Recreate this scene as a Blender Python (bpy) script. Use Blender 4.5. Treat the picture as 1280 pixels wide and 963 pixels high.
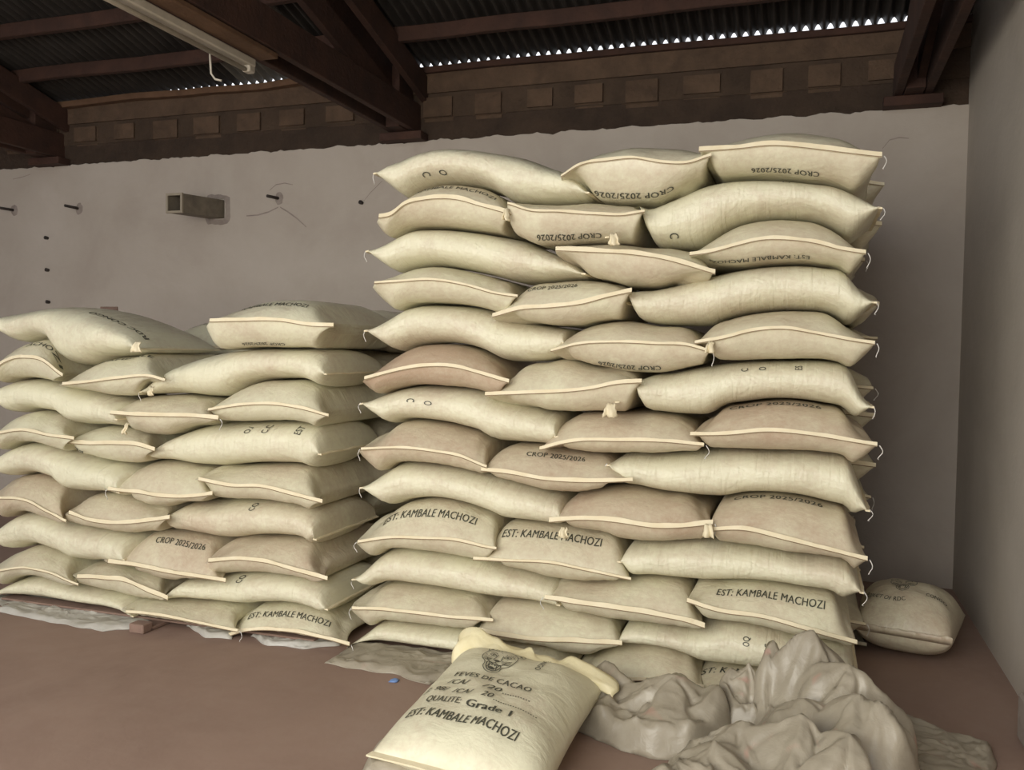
import bpy, bmesh, math, random
import numpy as np
from mathutils import Vector, Matrix, noise

for o in list(bpy.data.objects):
    bpy.data.objects.remove(o)
SC = bpy.context.scene
COL = SC.collection
random.seed(7)

# ------------------------------------------------------------------ camera
# the room: X runs along the back wall, Y towards it, Z up; the camera stands at (0, 0, CAMH)
PPX, PPY, F = 640.0, 481.5, 1100.0
CAMH = 1.45
_d = np.array([1011 - PPX, 446 - PPY, F]); _d /= np.linalg.norm(_d)
_r = math.radians(-1.6)
_up = np.array([math.sin(_r), math.cos(_r), 0.0])
_w = _up - _d * _up.dot(_d); _w /= np.linalg.norm(_w)
_u = np.cross(_w, _d)
ROT = np.stack([_u, _d, -_w])
CAMP = np.array([0.0, 0.0, CAMH])

def ray(px, py): return ROT @ np.array([px - PPX, py - PPY, F])
def at_y(px, py, Y):
    v = ray(px, py); return CAMP + v * (Y / v[1])
def at_z(px, py, z=0.0):
    v = ray(px, py); return CAMP + v * ((z - CAMH) / v[2])

cam_data = bpy.data.cameras.new('camera')
cam = bpy.data.objects.new('camera', cam_data)
COL.objects.link(cam)
cam_data.sensor_width = 36.0
cam_data.lens = F / 1280.0 * 36.0
cam_data.clip_start = 0.05
m = Matrix.Identity(4)
for i in range(3):
    m[i][0] = ROT[i, 0]; m[i][1] = -ROT[i, 1]; m[i][2] = -ROT[i, 2]; m[i][3] = CAMP[i]
cam.matrix_world = m
SC.camera = cam

# ------------------------------------------------------------------ light and exposure
SC.view_settings.view_transform = 'Standard'
SC.view_settings.look = 'None'
SC.view_settings.gamma = 1.0
SC.view_settings.use_curve_mapping = False
SC.view_settings.exposure = 0.93
world = bpy.data.worlds.new('world')
SC.world = world
world.use_nodes = True
wb = world.node_tree.nodes['Background']
wb.inputs[0].default_value = (0.93, 0.95, 1.0, 1)
wb.inputs[1].default_value = 0.95

def area(name, loc, target, sx, sy, power, col):
    l = bpy.data.lights.new(name, 'AREA'); l.shape = 'RECTANGLE'
    l.size = sx; l.size_y = sy; l.energy = power; l.color = col
    o = bpy.data.objects.new(name, l); COL.objects.link(o)
    o.location = loc
    o.rotation_euler = (Vector(target) - Vector(loc)).to_track_quat('-Z', 'Y').to_euler()
    return o
# daylight through the big loading door behind and left of the photographer
area('door_daylight', (-2.0, -1.5, 1.9), (-1.2, 4.0, 0.6), 3.6, 2.2, 100, (1.0, 0.95, 0.83))

# ------------------------------------------------------------------ materials
def new_mat(name):
    mt = bpy.data.materials.new(name); mt.use_nodes = True
    nt = mt.node_tree
    return mt, nt, nt.nodes['Principled BSDF']
def N(nt, typ, **kw):
    n = nt.nodes.new(typ)
    for k, v in kw.items():
        if k.startswith('i_'):
            n.inputs[k[2:].replace('_', ' ')].default_value = v
        else: setattr(n, k, v)
    return n
def ramp(nt, fac, stops):
    n = nt.nodes.new('ShaderNodeValToRGB')
    el = n.color_ramp.elements
    while len(el) < len(stops): el.new(0.5)
    for e, (p, c) in zip(el, stops):
        e.position = p; e.color = (*c, 1) if len(c) == 3 else c
    nt.links.new(fac, n.inputs[0]); return n.outputs[0]
def mixc(nt, fac, a, b, mode='MIX'):
    n = nt.nodes.new('ShaderNodeMix'); n.data_type = 'RGBA'; n.blend_type = mode
    for sock, v in ((n.inputs[0], fac), (n.inputs[6], a), (n.inputs[7], b)):
        if hasattr(v, 'is_linked') or hasattr(v, 'links'): nt.links.new(v, sock)
        elif isinstance(v, (int, float)): sock.default_value = v
        else: sock.default_value = (*v, 1)
    return n.outputs[2]
def noise_tex(nt, vec, scale, detail=4, rough=0.55, dist=0.0):
    n = N(nt, 'ShaderNodeTexNoise'); n.inputs['Scale'].default_value = scale
    n.inputs['Detail'].default_value = detail; n.inputs['Roughness'].default_value = rough
    n.inputs['Distortion'].default_value = dist
    nt.links.new(vec, n.inputs['Vector']); return n.outputs['Fac']
def mapping(nt, vec, scale=(1, 1, 1), loc=(0, 0, 0)):
    n = N(nt, 'ShaderNodeMapping'); n.inputs['Scale'].default_value = scale
    n.inputs['Location'].default_value = loc
    nt.links.new(vec, n.inputs['Vector']); return n.outputs[0]
def bump(nt, b, h, strength, dist=0.01, prev=None):
    n = N(nt, 'ShaderNodeBump'); n.inputs['Strength'].default_value = strength
    n.inputs['Distance'].default_value = dist
    nt.links.new(h, n.inputs['Height'])
    if prev is not None: nt.links.new(prev, n.inputs['Normal'])
    nt.links.new(n.outputs[0], b.inputs['Normal'])
    return n.outputs[0]

def geo_mat(name, stops, scale=3.0, rough=0.85, bscale=40, bstr=0.25, detail=6, stretch=(1, 1, 1), dist=0.3, bdist=0.01):
    mt, nt, b = new_mat(name)
    g = N(nt, 'ShaderNodeNewGeometry').outputs['Position']
    v = mapping(nt, g, stretch)
    c = ramp(nt, noise_tex(nt, v, scale, detail, 0.6, dist), stops)
    nt.links.new(c, b.inputs['Base Color'])
    b.inputs['Roughness'].default_value = rough
    bump(nt, b, noise_tex(nt, v, bscale, 4), bstr, bdist)
    return mt

# the woven sack cloth: pale greenish cream, rubbed with pinkish-brown cocoa dust; object colour shifts each sack
def sack_material():
    mt, nt, b = new_mat('woven_sack')
    L = nt.links
    uv = N(nt, 'ShaderNodeUVMap').outputs[0]
    info = N(nt, 'ShaderNodeObjectInfo')
    geo = N(nt, 'ShaderNodeNewGeometry').outputs['Position']
    rnd = info.outputs['Random']
    sep = N(nt, 'ShaderNodeSeparateColor'); L.new(info.outputs['Color'], sep.inputs[0])
    dust_amt = sep.outputs[0]        # red of the object colour: how dusty
    # broad dust clouds
    n1 = noise_tex(nt, geo, 3.2, 6, 0.62, 0.4)
    n2 = noise_tex(nt, mapping(nt, geo, (1, 1, 1), (3, 7, 1)), 38, 4, 0.7)
    add = N(nt, 'ShaderNodeMath', operation='MULTIPLY_ADD'); L.new(n2, add.inputs[0]); add.inputs[1].default_value = 0.62
    L.new(n1, add.inputs[2])
    ad2 = N(nt, 'ShaderNodeMath', operation='MULTIPLY_ADD'); L.new(dust_amt, ad2.inputs[0]); ad2.inputs[1].default_value = 0.75
    L.new(add.outputs[0], ad2.inputs[2])
    f = ramp(nt, ad2.outputs[0], [(0.62, (0, 0, 0)), (1.45, (1, 1, 1))])
    # Color ramp tops out at 1: rescale first
    mr = N(nt, 'ShaderNodeMapRange'); L.new(ad2.outputs[0], mr.inputs[0])
    mr.inputs[1].default_value = 0.80; mr.inputs[2].default_value = 1.50
    base = mixc(nt, n1, (0.75, 0.715, 0.52), (0.69, 0.665, 0.51))
    col = mixc(nt, mr.outputs[0], base, (0.50, 0.375, 0.27))
    L.new(col, b.inputs['Base Color'])
    b.inputs['Roughness'].default_value = 0.36
    b.inputs['Specular IOR Level'].default_value = 0.45
    # creases: UV.x runs round the sack, UV.y along its length (metres)
    vc = mapping(nt, uv, (2.2, 34, 1))
    c1 = noise_tex(nt, vc, 1.0, 3, 0.5, 0.5)
    vb = mapping(nt, uv, (7, 10, 1), (2, 5, 0))
    c2 = noise_tex(nt, vb, 1.0, 4, 0.55, 0.6)
    s = N(nt, 'ShaderNodeSeparateXYZ'); L.new(uv, s.inputs[0])
    p = bump(nt, b, c2, 0.40, 0.02)
    mu = N(nt, 'ShaderNodeMath', operation='MULTIPLY'); L.new(c1, mu.inputs[0]); L.new(sep.outputs[1], mu.inputs[1])
    p = bump(nt, b, mu.outputs[0], 0.85, 0.008, p)
    fine = noise_tex(nt, mapping(nt, uv, (60, 22, 1), (1, 8, 0)), 1.0, 5, 0.65, 0.3)
    p = bump(nt, b, fine, 0.28, 0.004, p)
    wv = noise_tex(nt, mapping(nt, uv, (420, 420, 1)), 1.0, 2, 0.5)
    bump(nt, b, wv, 0.12, 0.002, p)
    return mt

M = {}
M['sack'] = sack_material()
def simple(name, c1, c2, rough, bs=60, bstr=0.3, sc=12, bdist=0.004):
    return geo_mat(name, [(0.3, c1), (0.7, c2)], sc, rough, bs, bstr, bdist=bdist)
M['hem'] = simple('sewn_hem', (0.74, 0.64, 0.43), (0.80, 0.72, 0.52), 0.6)
M['stitch'] = simple('stitching', (0.24, 0.17, 0.10), (0.30, 0.22, 0.14), 0.8)
M['thread'] = simple('white_thread', (0.62, 0.60, 0.56), (0.72, 0.70, 0.66), 0.8)
M['ink'] = simple('black_ink', (0.035, 0.04, 0.03), (0.10, 0.10, 0.075), 0.6, sc=60, bstr=0.0)
M['liner'] = simple('yellow_liner', (0.78, 0.69, 0.41), (0.84, 0.77, 0.52), 0.45, 30, 0.3, bdist=0.01)
M['wall'] = geo_mat('limewashed_wall', [(0.25, (0.37, 0.315, 0.265)), (0.5, (0.425, 0.37, 0.315)), (0.75, (0.47, 0.415, 0.36))], 1.3, 0.95, 25, 0.35, 8, bdist=0.01)
M['wall_right'] = geo_mat('limewashed_side_wall', [(0.25, (0.42, 0.375, 0.32)), (0.75, (0.52, 0.47, 0.41))], 1.6, 0.95, 25, 0.35, 8)
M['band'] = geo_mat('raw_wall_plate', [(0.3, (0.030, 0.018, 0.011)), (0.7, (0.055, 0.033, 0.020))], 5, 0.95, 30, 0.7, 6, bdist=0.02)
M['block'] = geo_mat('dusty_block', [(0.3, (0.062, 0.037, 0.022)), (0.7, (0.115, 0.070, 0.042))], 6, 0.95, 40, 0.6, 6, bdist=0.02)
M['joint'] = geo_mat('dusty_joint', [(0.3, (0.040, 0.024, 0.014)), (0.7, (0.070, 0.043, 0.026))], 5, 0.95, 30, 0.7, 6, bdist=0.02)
M['wood'] = geo_mat('red_brown_timber', [(0.3, (0.030, 0.012, 0.007)), (0.7, (0.062, 0.025, 0.014))], 5, 0.85, 40, 0.5, 6, (1, 1, 1))
M['wood_light'] = geo_mat('raw_timber', [(0.3, (0.09, 0.045, 0.022)), (0.7, (0.15, 0.08, 0.042))], 8, 0.85, 40, 0.5, 6)
M['tin'] = geo_mat('old_roof_tin', [(0.3, (0.018, 0.015, 0.013)), (0.7, (0.036, 0.030, 0.026))], 4, 0.6, 60, 0.1)
M['tin_pale'] = geo_mat('newer_roof_tin', [(0.3, (0.10, 0.092, 0.078)), (0.7, (0.15, 0.138, 0.12))], 4, 0.55, 60, 0.1)
M['fixture'] = simple('painted_fixture', (0.42, 0.38, 0.31), (0.52, 0.47, 0.39), 0.5)
M['steel'] = simple('dirty_steel', (0.12, 0.10, 0.075), (0.21, 0.175, 0.13), 0.6)
M['steel_rim'] = simple('pale_steel_rim', (0.26, 0.22, 0.16), (0.33, 0.28, 0.21), 0.6)
M['black_iron'] = simple('black_iron', (0.02, 0.015, 0.012), (0.04, 0.03, 0.025), 0.7)
M['rust'] = simple('plaster_scar', (0.22, 0.18, 0.155), (0.32, 0.27, 0.235), 0.95)
M['blue'] = simple('blue_plastic', (0.16, 0.27, 0.55), (0.2, 0.33, 0.62), 0.5)
M['brick'] = simple('bare_brick', (0.20, 0.13, 0.10), (0.27, 0.18, 0.14), 0.95)

def floor_material():
    mt, nt, b = new_mat('red_oxide_floor')
    g = N(nt, 'ShaderNodeNewGeometry').outputs['Position']
    n1 = noise_tex(nt, g, 1.1, 8, 0.65, 0.6)
    n2 = noise_tex(nt, mapping(nt, g, (1, 1, 1), (5, 2, 0)), 9, 8, 0.7, 0.2)
    c = ramp(nt, n1, [(0.3, (0.25, 0.165, 0.13)), (0.55, (0.31, 0.21, 0.165)), (0.8, (0.36, 0.26, 0.21))])
    d = ramp(nt, n2, [(0.45, (0, 0, 0)), (0.75, (0.55, 0.55, 0.55))])
    c = mixc(nt, d, c, (0.33, 0.235, 0.185))
    nt.links.new(c, b.inputs['Base Color'])
    b.inputs['Roughness'].default_value = 0.7
    bump(nt, b, n2, 0.2, 0.01)
    return mt
M['floor'] = floor_material()
def tarp_material(name, c1, c2, pink):
    mt, nt, b = new_mat(name)
    g = N(nt, 'ShaderNodeNewGeometry').outputs['Position']
    n1 = noise_tex(nt, g, 5, 7, 0.6, 0.5)
    c = ramp(nt, n1, [(0.3, c1), (0.7, c2)])
    n2 = noise_tex(nt, mapping(nt, g, (1, 1, 1), (9, 1, 4)), 6.5, 2, 0.4, 1.0)
    d = ramp(nt, n2, [(0.64, (0, 0, 0)), (0.74, (pink, pink, pink))])
    c = mixc(nt, d, c, (0.48, 0.27, 0.22))
    nt.links.new(c, b.inputs['Base Color'])
    b.inputs['Roughness'].default_value = 0.38
    p = bump(nt, b, noise_tex(nt, g, 12, 4, 0.5, 0.8), 0.30, 0.02)
    return mt
M['grey_bag'] = tarp_material('grey_woven_bag', (0.29, 0.255, 0.195), (0.41, 0.365, 0.285), 0.6)
M['pale_sheet'] = tarp_material('pale_plastic_sheet', (0.44, 0.42, 0.37), (0.56, 0.54, 0.49), 0.1)

# ------------------------------------------------------------------ helpers
def mesh_obj(name, verts, faces, mat, parent=None, smooth=True, loc=(0, 0, 0), uvs=None):
    me = bpy.data.meshes.new(name)
    L = Vector(loc)
    me.from_pydata([tuple(Vector(v) - L) for v in verts], [], faces)
    me.materials.append(mat)
    if smooth: me.polygons.foreach_set('use_smooth', [True] * len(me.polygons))
    if uvs is not None:
        ul = me.uv_layers.new(name='UVMap')
        idx = np.empty(len(me.loops), dtype=np.int32); me.loops.foreach_get('vertex_index', idx)
        ul.data.foreach_set('uv', np.asarray(uvs, dtype=np.float32)[idx].ravel())
    me.update()
    o = bpy.data.objects.new(name, me); COL.objects.link(o)
    if parent is not None: o.parent = parent
    else: o.location = loc
    return o
def empty(name, loc):
    o = bpy.data.objects.new(name, None); COL.objects.link(o); o.location = loc
    o.empty_display_size = 0.1
    return o
def tag(o, label, cat, group=None):
    o['label'] = label; o['category'] = cat
    if group: o['group'] = group
    return o
def struct(o): o['kind'] = 'structure'; return o
def box_data(x0, x1, y0, y1, z0, z1):
    v = [(x0, y0, z0), (x1, y0, z0), (x1, y1, z0), (x0, y1, z0), (x0, y0, z1), (x1, y0, z1), (x1, y1, z1), (x0, y1, z1)]
    f = [(0, 3, 2, 1), (4, 5, 6, 7), (0, 1, 5, 4), (1, 2, 6, 5), (2, 3, 7, 6), (3, 0, 4, 7)]
    return v, f
def beam_obj(name, a, b, wdt, hgt, mat, parent=None, loc=(0, 0, 0), bev=0.004, wob=0.0):
    """rectangular member from a to b; wdt sideways, hgt upwards (a, b are the centre line)"""
    a, b = Vector(a), Vector(b)
    d = (b - a).normalized()
    side = d.cross(Vector((0, 0, 1)))
    if side.length < 1e-4: side = Vector((1, 0, 0))
    side.normalize(); up = side.cross(d).normalized()
    bm = bmesh.new()
    n = max(1, int((b - a).length / 0.25)) if wob else 1
    rings = []
    for i in range(n + 1):
        c = a.lerp(b, i / n)
        if wob: c = c + up * (noise.noise(c * 1.7) * wob) + side * (noise.noise(c * 1.3 + Vector((5, 5, 5))) * wob)
        rings.append([bm.verts.new(c + side * (sx * wdt / 2) + up * (sz * hgt / 2)) for sx, sz in ((-1, -1), (1, -1), (1, 1), (-1, 1))])
    for i in range(n):
        for k in range(4):
            bm.faces.new((rings[i][k], rings[i][(k + 1) % 4], rings[i + 1][(k + 1) % 4], rings[i + 1][k]))
    bm.faces.new(rings[0][::-1]); bm.faces.new(rings[-1])
    bmesh.ops.recalc_face_normals(bm, faces=bm.faces)
    long_edges = [e for e in bm.edges if len(e.link_faces) == 2 and e.calc_face_angle(0) > 0.8]
    bmesh.ops.bevel(bm, geom=long_edges, offset=bev, segments=1, affect='EDGES')
    L = Vector(loc)
    for v in bm.verts: v.co -= L
    me = bpy.data.meshes.new(name); bm.to_mesh(me); bm.free()
    me.materials.append(mat)
    o = bpy.data.objects.new(name, me); COL.objects.link(o)
    if parent is not None: o.parent = parent
    else: o.location = loc
    return o
def tube_data(pts, r, n=6, taper=1.0):
    pts = [Vector(p) for p in pts]; vs = []; fs = []
    for i, p in enumerate(pts):
        t = (pts[min(i + 1, len(pts) - 1)] - pts[max(i - 1, 0)]).normalized()
        s = t.cross(Vector((0.3, 0.2, 1))).normalized(); u = s.cross(t)
        rr = r * (1 + (taper - 1) * i / (len(pts) - 1))
        for k in range(n):
            a = 2 * math.pi * k / n
            vs.append(p + s * (math.cos(a) * rr) + u * (math.sin(a) * rr))
    for i in range(len(pts) - 1):
        for k in range(n):
            fs.append((i * n + k, i * n + (k + 1) % n, (i + 1) * n + (k + 1) % n, (i + 1) * n + k))
    fs.append(tuple(range(n))[::-1]); fs.append(tuple((len(pts) - 1) * n + k for k in range(n)))
    return vs, fs

# ------------------------------------------------------------------ printing on the sacks
_txt = {}
def text_2d(s, shear=0.0, bold=0.028):
    key = (s, shear, bold)
    if key in _txt: return _txt[key]
    cu = bpy.data.curves.new('t', 'FONT'); cu.body = s; cu.size = 1.0; cu.shear = shear
    cu.resolution_u = 3; cu.space_character = 1.05
    ob = bpy.data.objects.new('t', cu)
    me = bpy.data.meshes.new_from_object(ob)
    bm = bmesh.new(); bm.from_mesh(me)
    bmesh.ops.remove_doubles(bm, verts=bm.verts, dist=0.0005)
    bmesh.ops.triangulate(bm, faces=bm.faces)
    for _ in range(2):
        e = [x for x in bm.edges if x.calc_length() > 0.28]
        if e: bmesh.ops.subdivide_edges(bm, edges=e, cuts=1)
        bmesh.ops.triangulate(bm, faces=bm.faces)
    bm.verts.index_update()
    v = np.array([tuple(x.co)[:2] for x in bm.verts]); f = [tuple(x.index for x in q.verts) for q in bm.faces]
    bm.free(); bpy.data.meshes.remove(me); bpy.data.objects.remove(ob); bpy.data.curves.remove(cu)
    # heavier letters: the same outlines printed again, shifted sideways
    nv = len(v); v = np.concatenate([v + [dx, 0] for dx in (0, bold * .5, bold)])
    f = [tuple(i + nv * r_ for i in q) for r_ in range(3) for q in f]
    x0, x1 = v[:, 0].min(), v[:, 0].max()
    v[:, 0] -= x0
    _txt[key] = (v, f, x1 - x0)
    return _txt[key]
def normal_of(P, a, b, e=0.004):
    p = P(a, b); n = (P(a + e, b) - P(a - e, b)).cross(P(a, b + e) - P(a, b - e))
    if n.length < 1e-9: return p, Vector((0, -1, 0))
    return p, n.normalized()
def map_print(name, items, P, parent, loc, flipn=1, off=0.0022):
    """items: list of (verts2d, faces) already in the (a, b) parameters of the surface P"""
    V = []; Fc = []
    for v, f in items:
        k = len(V)
        for a, b in v:
            p, n = normal_of(P, float(a), float(b)); V.append(p + n * (off * flipn))
        Fc += [tuple(i + k for i in q) for q in f]
    return mesh_obj(name, V, Fc, M['ink'], parent, False, loc)

# ------------------------------------------------------------------ the sacks
ORD = ['bottom', 'first', 'second', 'third', 'fourth', 'fifth', 'sixth', 'seventh', 'eighth', 'ninth', 'tenth', 'eleventh', 'twelfth', 'bottom']
def interp(pts, x):
    xs = [p[0] for p in pts]; zs = [p[1] for p in pts]
    return np.interp(x, xs, zs)
def smooth_curve(pts, x):
    """monotone-x cubic (Catmull-Rom on sorted points)"""
    pts = sorted(pts, key=lambda p: p[0])
    xs = np.array([p[0] for p in pts]); zs = np.array([p[1] for p in pts])
    keep = np.concatenate([[True], np.diff(xs) > 1e-3]); xs = xs[keep]; zs = zs[keep]
    if len(xs) < 3: return np.interp(x, xs, zs)
    h = np.diff(xs); dl = np.diff(zs) / h
    mm = np.zeros(len(xs)); mm[0] = dl[0]; mm[-1] = dl[-1]
    mm[1:-1] = (dl[:-1] * h[1:] + dl[1:] * h[:-1]) / (h[:-1] + h[1:])
    for j in range(len(dl)):      # keep the curve from overshooting
        lim = 3 * abs(dl[j]) + 0.15
        mm[j] = max(-lim, min(lim, mm[j])); mm[j + 1] = max(-lim, min(lim, mm[j + 1]))
    i = np.clip(np.searchsorted(xs, x) - 1, 0, len(xs) - 2)
    t = np.clip((x - xs[i]) / h[i], 0, 1)
    return ((2 * t**3 - 3 * t**2 + 1) * zs[i] + (t**3 - 2 * t**2 + t) * h[i] * mm[i] + (-2 * t**3 + 3 * t**2) * zs[i + 1] + (t**3 - t**2) * h[i] * mm[i + 1])

GX = np.arange(-5.2, 1.4, 0.01)
class Env:
    def __init__(s, z): s.z = np.full(len(GX), z)
    def get(s, x):
        # cloth bridges narrow notches between the sacks below instead of sagging to their bottom
        r = 7; z = s.z; n = len(z)
        mx = np.max([np.roll(z, k) for k in range(-r, r + 1)], axis=0)
        mn = np.min([np.roll(mx, k) for k in range(-r, r + 1)], axis=0)
        k = np.ones(5) / 5
        sm = np.convolve(np.pad(mn, 2, mode='edge'), k, 'valid')
        return np.interp(x, GX, np.maximum(z, sm))
    def put(s, xs, zt):
        o = np.argsort(xs); xs = xs[o]; zt = zt[o]
        k = (GX > xs[0]) & (GX < xs[-1]); s.z[k] = np.maximum(s.z[k], np.interp(GX[k], xs, zt))

def thread(parent, loc, p, sgn, seed):
    rnd = random.Random(seed)
    n = 7; pts = [Vector(p)]
    dirx = sgn * rnd.uniform(0.004, 0.009); cur = Vector(p)
    for i in range(n):
        cur = cur + Vector((dirx * math.cos(i * 0.9), rnd.uniform(-.003, .003), -0.008 - 0.004 * rnd.random() + (0.008 if i > 4 else 0)))
        pts.append(cur.copy())
    v, f = tube_data(pts, 0.0022, 5, 0.7)
    mesh_obj('thread', v, f, M['thread'], parent, True, loc)

def make_sack(kind, T, S, y0, env, label, group, dust=0.3, length=None, px=True, prints=(), threads=(), seed=0, bottom=None, name='cocoa_sack', lens_bd=0.22, outer='LR'):
    """kind 'e': a sewn end faces the room; 'l': the long side does.
    T top outline and S seam line; pixel lists are carried to the plane of the stack face."""
    yo = y0 + 0.05
    conv = (lambda L_, Y: [(lambda q: (q[0], q[2]))(at_y(a, b, Y)) for a, b in L_]) if px else (lambda L_, Y: L_)
    Tw = conv(T, y0 + 0.14 if kind == 'e' else y0 + 0.09)
    if Tw[-1][0] <= Tw[-2][0]: Tw[-1] = (Tw[-2][0] + 0.004, Tw[-1][1])
    xl, xr = Tw[0][0], Tw[-1][0]
    ns = 44
    th = np.linspace(0, math.pi, ns + 1)
    s = 0.5 * (1 - np.cos(th)); s = 0.55 * s + 0.45 * np.linspace(0, 1, ns + 1)
    x = xl + (xr - xl) * s
    zt = smooth_curve(Tw, x)
    if kind == 'e':
        Sw = conv(S, y0)
        sx0, sx1 = Sw[0][0], Sw[-1][0]
        zs = smooth_curve(Sw, sx0 + (sx1 - sx0) * s)
    else:
        zs = Tw[0][1] + (Tw[-1][1] - Tw[0][1]) * s
    # rounded lens below, resting on whatever lies underneath
    side_l = outer in ('L', 'LR'); side_r = outer in ('R', 'LR')
    pw = np.where(s < 0.5, 1.9 if side_l else 4.5, 1.9 if side_r else 4.5)
    lens = zs - lens_bd * np.clip(1 - np.abs(2 * s - 1) ** pw, 0, 1) ** 0.75
    zb = np.maximum(lens, env.get(x) + 0.007)
    if kind == 'e':
        zt = np.maximum(zt, zs + 0.006); zb = np.minimum(zb, zs - 0.006)
    else:
        zb = np.minimum(zb, zt - 0.02 * np.sin(math.pi * s) - 0.001)
    k = np.array([0.25, 0.5, 0.25]); zz = np.convolve(np.pad(zb, 1, mode='edge'), k, 'valid')
    zb = np.minimum(np.maximum(zz, env.get(x) + 0.006), zb + 0.01)
    env.put(x, zt)
    H = float((zt - zb).max())
    sd = Vector((seed * 3.17, seed * 1.31, seed * 0.77))
    if kind == 'e':
        Ln = length or 0.95
        W = xr - xl
        xm = 0.5 * (xl + xr)
        sxs = sx0 + (sx1 - sx0) * s
        cap = (np.clip(1 - np.abs(2 * s - 1) ** 5, 0, 1)) ** 0.5
        def tprof(v, side=1):
            d = min(v, Ln - v)
            if side > 0:
                q = min(1.0, d / 0.27)
                return (1 - (1 - q) ** 2.2) ** 0.80
            q = min(1.0, d / 0.19)
            return (1 - (1 - q) ** 2.7) ** 0.60
        zst, zsb = zs, zs
        tmax = np.maximum(zt - zs, 0.0); bmax = np.maximum(zs - zb, 0.0)
        tcap = cap * tmax.max() * 0.6; bcap = cap * bmax.max() * 0.6
        def P(a, b, side=1):
            t = tprof(max(b, 0.0), side)
            bl = min(1, max(0, (min(b, Ln - b) - 0.02) / 0.2))
            i = a * ns_inv(a)
            zsv = np.interp(a, s, zs); xx = np.interp(a, s, sxs) * (1 - t) + np.interp(a, s, x) * t
            xx = xm + (xx - xm) * (1 - 0.05 * bl)
            if side > 0: hh = np.interp(a, s, tmax); hc = np.interp(a, s, tcap)
            else: hh = np.interp(a, s, bmax); hc = np.interp(a, s, bcap)
            hh = max(hh, hc * bl)
            z = zsv + side * hh * t
            q = Vector((xx * 6, b * 6, z * 3)) + sd
            dd = noise.noise(q) * 0.007 * t * (1 if 0.06 < a < 0.94 else 0.3)
            # pleats running back from the seam
            pl = noise.noise(Vector((a * 26 + seed * 9.1, b * 2.0, side * 3.0))) * 0.0055 * math.exp(-max(b, 0) / 0.13) * min(1, b / 0.02 if b > 0 else 0)
            z += side * (dd * 0.4 + pl)
            wob = 0.008 * noise.noise(Vector((a * 5, seed * 2.2, 0)))
            return Vector((xx, y0 + b + wob + (1 - t) * 0.0, z))
        vs = np.concatenate([[0, 0.006, 0.018, 0.034, 0.052, 0.075, 0.1, 0.13, 0.165, 0.2, 0.25], np.linspace(0.33, Ln - 0.33, 6), Ln - np.array([0.25, 0.2, 0.15, 0.1, 0.06, 0.03, 0.01, 0])])
        ring = 2 * ns
        V = []; UV = []
        for v_ in vs:
            for i in range(ns + 1): V.append(P(s[i], v_, 1)); UV.append((W * s[i], v_))
            for i in range(ns - 1, 0, -1): V.append(P(s[i], v_, -1)); UV.append((2 * W - W * s[i] + 1.3, v_))
        Fc = []
        for j in range(len(vs) - 1):
            for i in range(ring):
                Fc.append((j * ring + i, j * ring + (i + 1) % ring, (j + 1) * ring + (i + 1) % ring, (j + 1) * ring + i))
    else:
        D = (length or 0.66) / 2
        yc = y0 + 0.02 + D
        zc = 0.5 * (zt + zb); hh = 0.5 * (zt - zb)
        hcap = H * 0.5 * 0.62 * np.clip(1 - np.abs(2 * s - 1) ** 7, 0, 1) ** 0.5
        def P(a, ang, side=1):
            # ang 0..2pi round the sack: 0 = front (towards the room), pi/2 = top
            sa, ca = math.sin(ang), math.cos(ang)
            ee = min(a, 1 - a)
            Dm = D * (1.0 - 0.05 * min(1, ee / 0.2))
            x_ = np.interp(a, s, x); zc_ = np.interp(a, s, zc); h_ = np.interp(a, s, hh)
            hy = 1.0
            h2 = h_
            k_ = (abs(ca) ** 2.7 + abs(sa) ** 2.7) ** (-1 / 2.7)
            y = yc - Dm * ca * k_
            z = zc_ + h2 * sa * k_
            q = Vector((x_ * 5, y * 5, z * 5)) + sd
            dn = noise.noise(q) * 0.012 * min(1, ee / 0.1)
            cr = noise.noise(Vector((a * 30, ca * 1.3, seed * 4.4 + sa))) * 0.004 * (1 + 1.2 * math.exp(-ee / 0.08)) * min(1, ee / 0.03)
            y -= (dn + cr) * ca
            return Vector((x_, y, z))
        nr = 36
        V = []; UV = []
        for i in range(ns + 1):
            for k_ in range(nr):
                ang = 2 * math.pi * k_ / nr; ang = ang - 0.22 * math.sin(2 * ang)
                V.append(P(s[i], ang)); UV.append((1.35 * ((k_ + nr // 2) % nr) / nr, x[i] - xl))
        Fc = []
        for i in range(ns):
            for k_ in range(nr):
                Fc.append((i * nr + k_, i * nr + (k_ + 1) % nr, (i + 1) * nr + (k_ + 1) % nr, (i + 1) * nr + k_))
        Fc.append(tuple(range(nr))[::-1]); Fc.append(tuple(ns * nr + q for q in range(nr)))
    zmin = min(v.z for v in V)
    loc = Vector((0.5 * (xl + xr), y0 + 0.3, zmin))
    root = empty(name, loc)
    tag(root, label, 'sack', group)
    body = mesh_obj('sack_body', V, Fc, M['sack'], root, True, loc, UV)
    bmn = bmesh.new(); bmn.from_mesh(body.data); bmesh.ops.recalc_face_normals(bmn, faces=bmn.faces); bmn.to_mesh(body.data); bmn.free()
    body.color = (dust, 1.0 if kind == 'l' else 0.12, 0.5, 1)
    rr = random.Random(seed + 11)
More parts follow.
